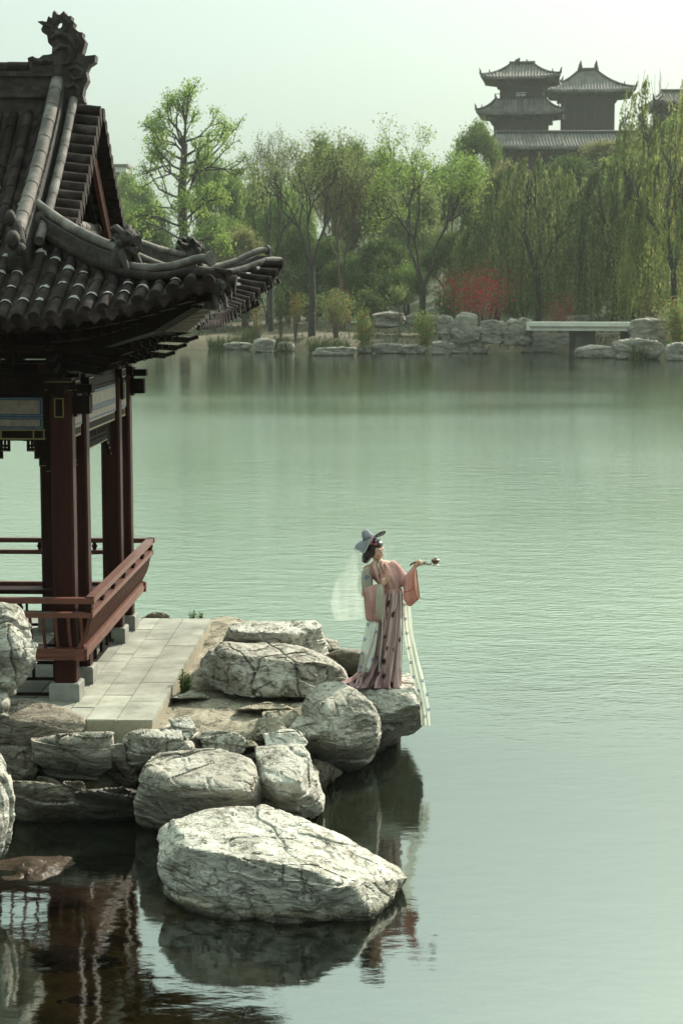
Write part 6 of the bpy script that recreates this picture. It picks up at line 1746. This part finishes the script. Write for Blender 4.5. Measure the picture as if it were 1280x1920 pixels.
# ---- towers on the hill ------------------------------------------------------------
M['far_tile'] = surf('far_roof_tile', (.045, .041, .037), (.13, .122, .11), scale=.6, rough=.8, bump=0, island=.3)
M['far_timber'] = surf('far_red_timber', (.036, .014, .009), (.06, .026, .018), scale=.8, rough=.7, bump=0)
M['far_trim'] = surf('far_trim', (.013, .009, .008), (.024, .018, .016), scale=.8, rough=.7, bump=0)
M['far_white'] = surf('far_plaster', (.45, .45, .42), (.55, .55, .5), scale=.5, rough=.9, bump=0)
def far_roof(parent, cx, cy, ze, hx, hy, rise, ridge=0.0, top=0.0, lift=.42, sp=.55):
    """Concave hipped roof; ridge = half length of the ridge, top = half width of a truncated top."""
    sh_ = MB(); rb = MB()
    nst = 7
    def prof(t): return rise * (.45 * t + .55 * t * t)
    def pt(sd, a, t):                                        # a in -1..1 along the eave, t 0..1 up the slope
        ex, ey = hx + (ridge + top - hx) * t, hy + (top - hy) * t
        z = ze + prof(t) + lift * abs(a) ** 5 * (1 - t) ** 2
        k = 1 + .05 * abs(a) ** 5 * (1 - t)
        if sd == 0: return Vector((cx + a * ex * k, cy - ey * k, z))
        if sd == 1: return Vector((cx + ex * k, cy + a * ey * k, z))
        if sd == 2: return Vector((cx - a * ex * k, cy + ey * k, z))
        return Vector((cx - ex * k, cy - a * ey * k, z))
    for sd in range(4):
        hw = hx if sd in (0, 2) else hy
        nc = 16
        for i in range(nc):
            a0, a1 = -1 + 2 * i / nc, -1 + 2 * (i + 1) / nc
            for k in range(nst):
                t0, t1 = k / nst, (k + 1) / nst
                q = [pt(sd, a0, t0), pt(sd, a1, t0), pt(sd, a1, t1), pt(sd, a0, t1)]
                dn = Vector((0, 0, -.35))
                sh_.hexa([tuple(v + dn) for v in q] + [tuple(v) for v in q])
        nrw = int(2 * hw / sp)
        for i in range(nrw):
            xa = -hw + 2 * hw * (i + .5) / nrw
            pts = []
            for t in np.linspace(0, 1, 7):
                hwt = (hx + (ridge + top - hx) * t) if sd in (0, 2) else (hy + (top - hy) * t)
                if abs(xa) > hwt: break
                pts.append(pt(sd, xa / max(hwt, 1e-3), t) + Vector((0, 0, .08)))
            if len(pts) > 1: rb.tube(pts, .15, 6)
    ro = sh_.build('roof', M['far_tile'], parent)
    rb.build('tile_rows', M['far_tile'], ro)
    hp = MB()
    for sd in range(4):
        pts = [pt(sd, 1, t) + Vector((0, 0, .15)) for t in np.linspace(0, 1, 8)]
        hp.tube(pts, [.22] * 8, 6)
        hp.tube([pts[0], pts[0] + Vector((0, 0, .5)), pts[0] + Vector(((1 if sd in (0, 1) else -1) * .2, 0, 1.0))], [.2, .16, .05], 6)
        hp.tube([pts[2] , pts[2] + Vector((0, 0, .7))], [.16, .06], 6)
    if top == 0:
        hp.tube([Vector((cx - ridge - .3, cy, ze + rise + .25)), Vector((cx + ridge + .3, cy, ze + rise + .25))], .35, 8)
    hp.build('roof_ridges', M['far_trim'], ro)
    return ro
def storey(parent, cx, cy, z0, z1, hx, hy, nb=5):
    MB().box(cx - hx + .15, cx + hx - .15, cy - hy + .15, cy + hy - .15, z0, z1).build('wall', M['far_timber'], parent)
    fr_ = MB()
    for i in range(nb + 1):
        x = cx - hx + 2 * hx * i / nb
        for y in (cy - hy, cy + hy): fr_.box(x - .16, x + .16, y - .16, y + .16, z0, z1)
        y = cy - hy + 2 * hy * i / nb
        if 0 < i < nb:
            for x in (cx - hx, cx + hx): fr_.box(x - .16, x + .16, y - .16, y + .16, z0, z1)
    for z in (z0 + .1, z1 - .9, z1 - .3):
        fr_.box(cx - hx - .1, cx + hx + .1, cy - hy - .1, cy + hy + .1, z - .12, z + .12)
    fr_.build('timber_frame', M['far_trim'], parent)
    for i in range(nb):
        x0 = cx - hx + 2 * hx * (i + .22) / nb; x1 = cx - hx + 2 * hx * (i + .78) / nb
        MB().box(x0, x1, cy - hy + .05, cy - hy + .13, z0 + (z1 - z0) * .3, z1 - 1.1).build('lattice_window', M['far_trim'], parent)
    for i in range(nb * 2 + 1):
        x = cx - hx + 2 * hx * i / (nb * 2); bk = MB()
        bk.box(x - .2, x + .2, cy - hy - .9, cy - hy - .17, z1 - .25, z1 + .35); bk.box(x - .45, x + .45, cy - hy - .6, cy - hy - .18, z1 + .0, z1 + .3)
        bk.build('eave_bracket', M['far_trim'], parent)
        y = cy - hy + 2 * hy * i / (nb * 2)
        for s in (-1, 1):
            MB().box(min(cx + s * (hx + .17), cx + s * (hx + .9)), max(cx + s * (hx + .17), cx + s * (hx + .9)), y - .2, y + .2, z1 - .25, z1 + .35).build('eave_bracket', M['far_trim'], parent)
def rail(parent, cx, cy, z, hx, hy):
    mb = MB()
    for s in (-1, 1):
        mb.box(cx - hx, cx + hx, cy + s * hy - .06, cy + s * hy + .06, z + .9, z + 1.02); mb.box(cx + s * hx - .06, cx + s * hx + .06, cy - hy + .061, cy + hy - .061, z + .9, z + 1.02)
        for i in range(11):
            x = cx - hx + 2 * hx * i / 10; mb.box(x - .05, x + .05, cy + s * hy - .05, cy + s * hy + .05, z, z + .899)
            y = cy - hy + 2 * hy * i / 10; mb.box(cx + s * hx - .05, cx + s * hx + .05, y - .05, y + .05, z, z + .899)
    mb.build('railing', M['far_timber'], parent)
YT = 330
def W_(u, v, y=YT): return P(u, v, y=y)
A = W_(977, 260); hillz = A.z - 6
tw = thing('tower', 'slim two-tiered brown tower with upturned grey roofs standing on the hill', 'tower', (A.x, YT, hillz), R(-8), 'timber towers on the hill')
def Z(v, y=YT): return W_(640, v, y).z - hillz
s_ = PXM(YT)
storey(tw, 0, 0, -4, Z(228), 47 / s_, 47 / s_, 4)
far_roof(tw, 0, 0, Z(217), 76 / s_, 72 / s_, Z(190) - Z(217), 0, 45 / s_)
MB().box(-46 / s_, 46 / s_, -46 / s_, 46 / s_, Z(196), Z(188)).build('balcony', M['far_trim'], tw)
rail(tw, 0, 0, Z(190), 47 / s_, 46 / s_)
storey(tw, 0, 0, Z(190), Z(160), 37 / s_, 37 / s_, 4)
MB().box(-9 / s_, 9 / s_, -37 / s_ - .35, -37 / s_ - .2, Z(184), Z(177)).build('name_board', M['far_white'], tw)
far_roof(tw, 0, 0, Z(151), 69 / s_, 66 / s_, Z(120) - Z(151), 2.0)
fin = MB(); fin.tube([Vector((-.8, 0, Z(122))), Vector((-.9, 0, Z(113))), Vector((-.4, 0, Z(108)))], [.5, .45, .12], 7); fin.tube([Vector((.9, 0, Z(122))), Vector((.8, 0, Z(110)))], [.3, .08], 6)
fin.build('finial', M['far_trim'], tw)
YB = 345
B = W_(1100, 237, YB); hz2 = B.z - 4; s2 = PXM(YB)
tb = thing('tower', 'broad single-roofed hall tower with two spikes on its ridge, partly behind willows', 'tower', (B.x, YB, hz2), R(-5), 'timber towers on the hill')
def Z2(v): return P(640, v, y=YB).z - hz2
storey(tb, 0, 0, -6, Z2(186), 46 / s2, 46 / s2, 5)
far_roof(tb, 0, 0, Z2(177), 80 / s2, 76 / s2, Z2(132) - Z2(177), 1.6)
fin = MB()
for dx in (-1.3, 1.6): fin.tube([Vector((dx, 0, Z2(132))), Vector((dx - .1, 0, Z2(122))), Vector((dx, 0, Z2(112)))], [.5, .35, .06], 7)
fin.build('finial', M['far_trim'], tb)
YH = 318
Hh = P(1060, 285, y=YH); s3 = PXM(YH)
hl = thing('hall', 'long low hall with a pale striped tile roof at the foot of the towers', 'hall', (Hh.x, YH, Hh.z - 6), 0)
def Z3(v): return P(640, v, y=YH).z - (Hh.z - 6)
storey(hl, 0, 0, -8, Z3(288), 135 / s3, 4, 12)
far_roof(hl, 0, 0, Z3(281), 150 / s3, 7, Z3(250) - Z3(281), 130 / s3, 0, .5)
R2 = P(1330, 200, y=350)
hr = thing('hall', 'grey roofed hall at the right edge seen through the thin willow', 'hall', (R2.x, 350, R2.z - 8), 0)
def Z4(v): return P(640, v, y=350).z - (R2.z - 8)
storey(hr, 0, 0, -8, Z4(205), 95 / 9.7, 5, 8)
far_roof(hr, 0, 0, Z4(200), 11.5, 8, Z4(172) - Z4(200), 9.0, 0, .5)
for (u, v0, v1, hw, y, lab) in ((215, 312, 345, 22, 430, 'hazy pale flat-roofed block far off above the trees at the left'), (785, 352, 385, 45, 300, 'pale low building seen through the crown of the twin-stemmed tree')):
    p = P(u, v1, y=y); zt_ = P(u, v0, y=y).z; h_ = hw / PXM(y)
    o = thing('far_building', lab, 'building', (p.x, y, p.z - 8), 0)
    MB().box(-h_, h_, 0, 8, -4, zt_ - p.z + 8).build('wall', M['far_white'], o)
    MB().box(-h_ - .4, h_ + .4, -.4, 8.4, zt_ - p.z + 8.002, zt_ - p.z + 8.6).build('roof', M['far_tile'], o)
    for i in range(4):
        x = -h_ + 2 * h_ * (i + .5) / 4; wn = MB()
        wn.box(x - .5, x + .5, -.06, -.004, zt_ - p.z + 5.2, zt_ - p.z + 6.8)
        wn.build('window', M['far_trim'], o)

# ------------------------------------------------------------------ haze
hm, n, o = newmat('haze_air')
pvn = nd(n, 'ShaderNodeVolumePrincipled'); pvn.inputs['Color'].default_value = (.82, .92, .86, 1); pvn.inputs['Density'].default_value = .00015; pvn.inputs['Anisotropy'].default_value = .3
n.links.new(pvn.outputs[0], o.inputs['Volume'])
hz_ = MB().box(-340, 340, -70, 540, -3.4, 75).build('haze', hm)
tag(hz_, 'pale spring haze over the lake', 'haze', kind='stuff')
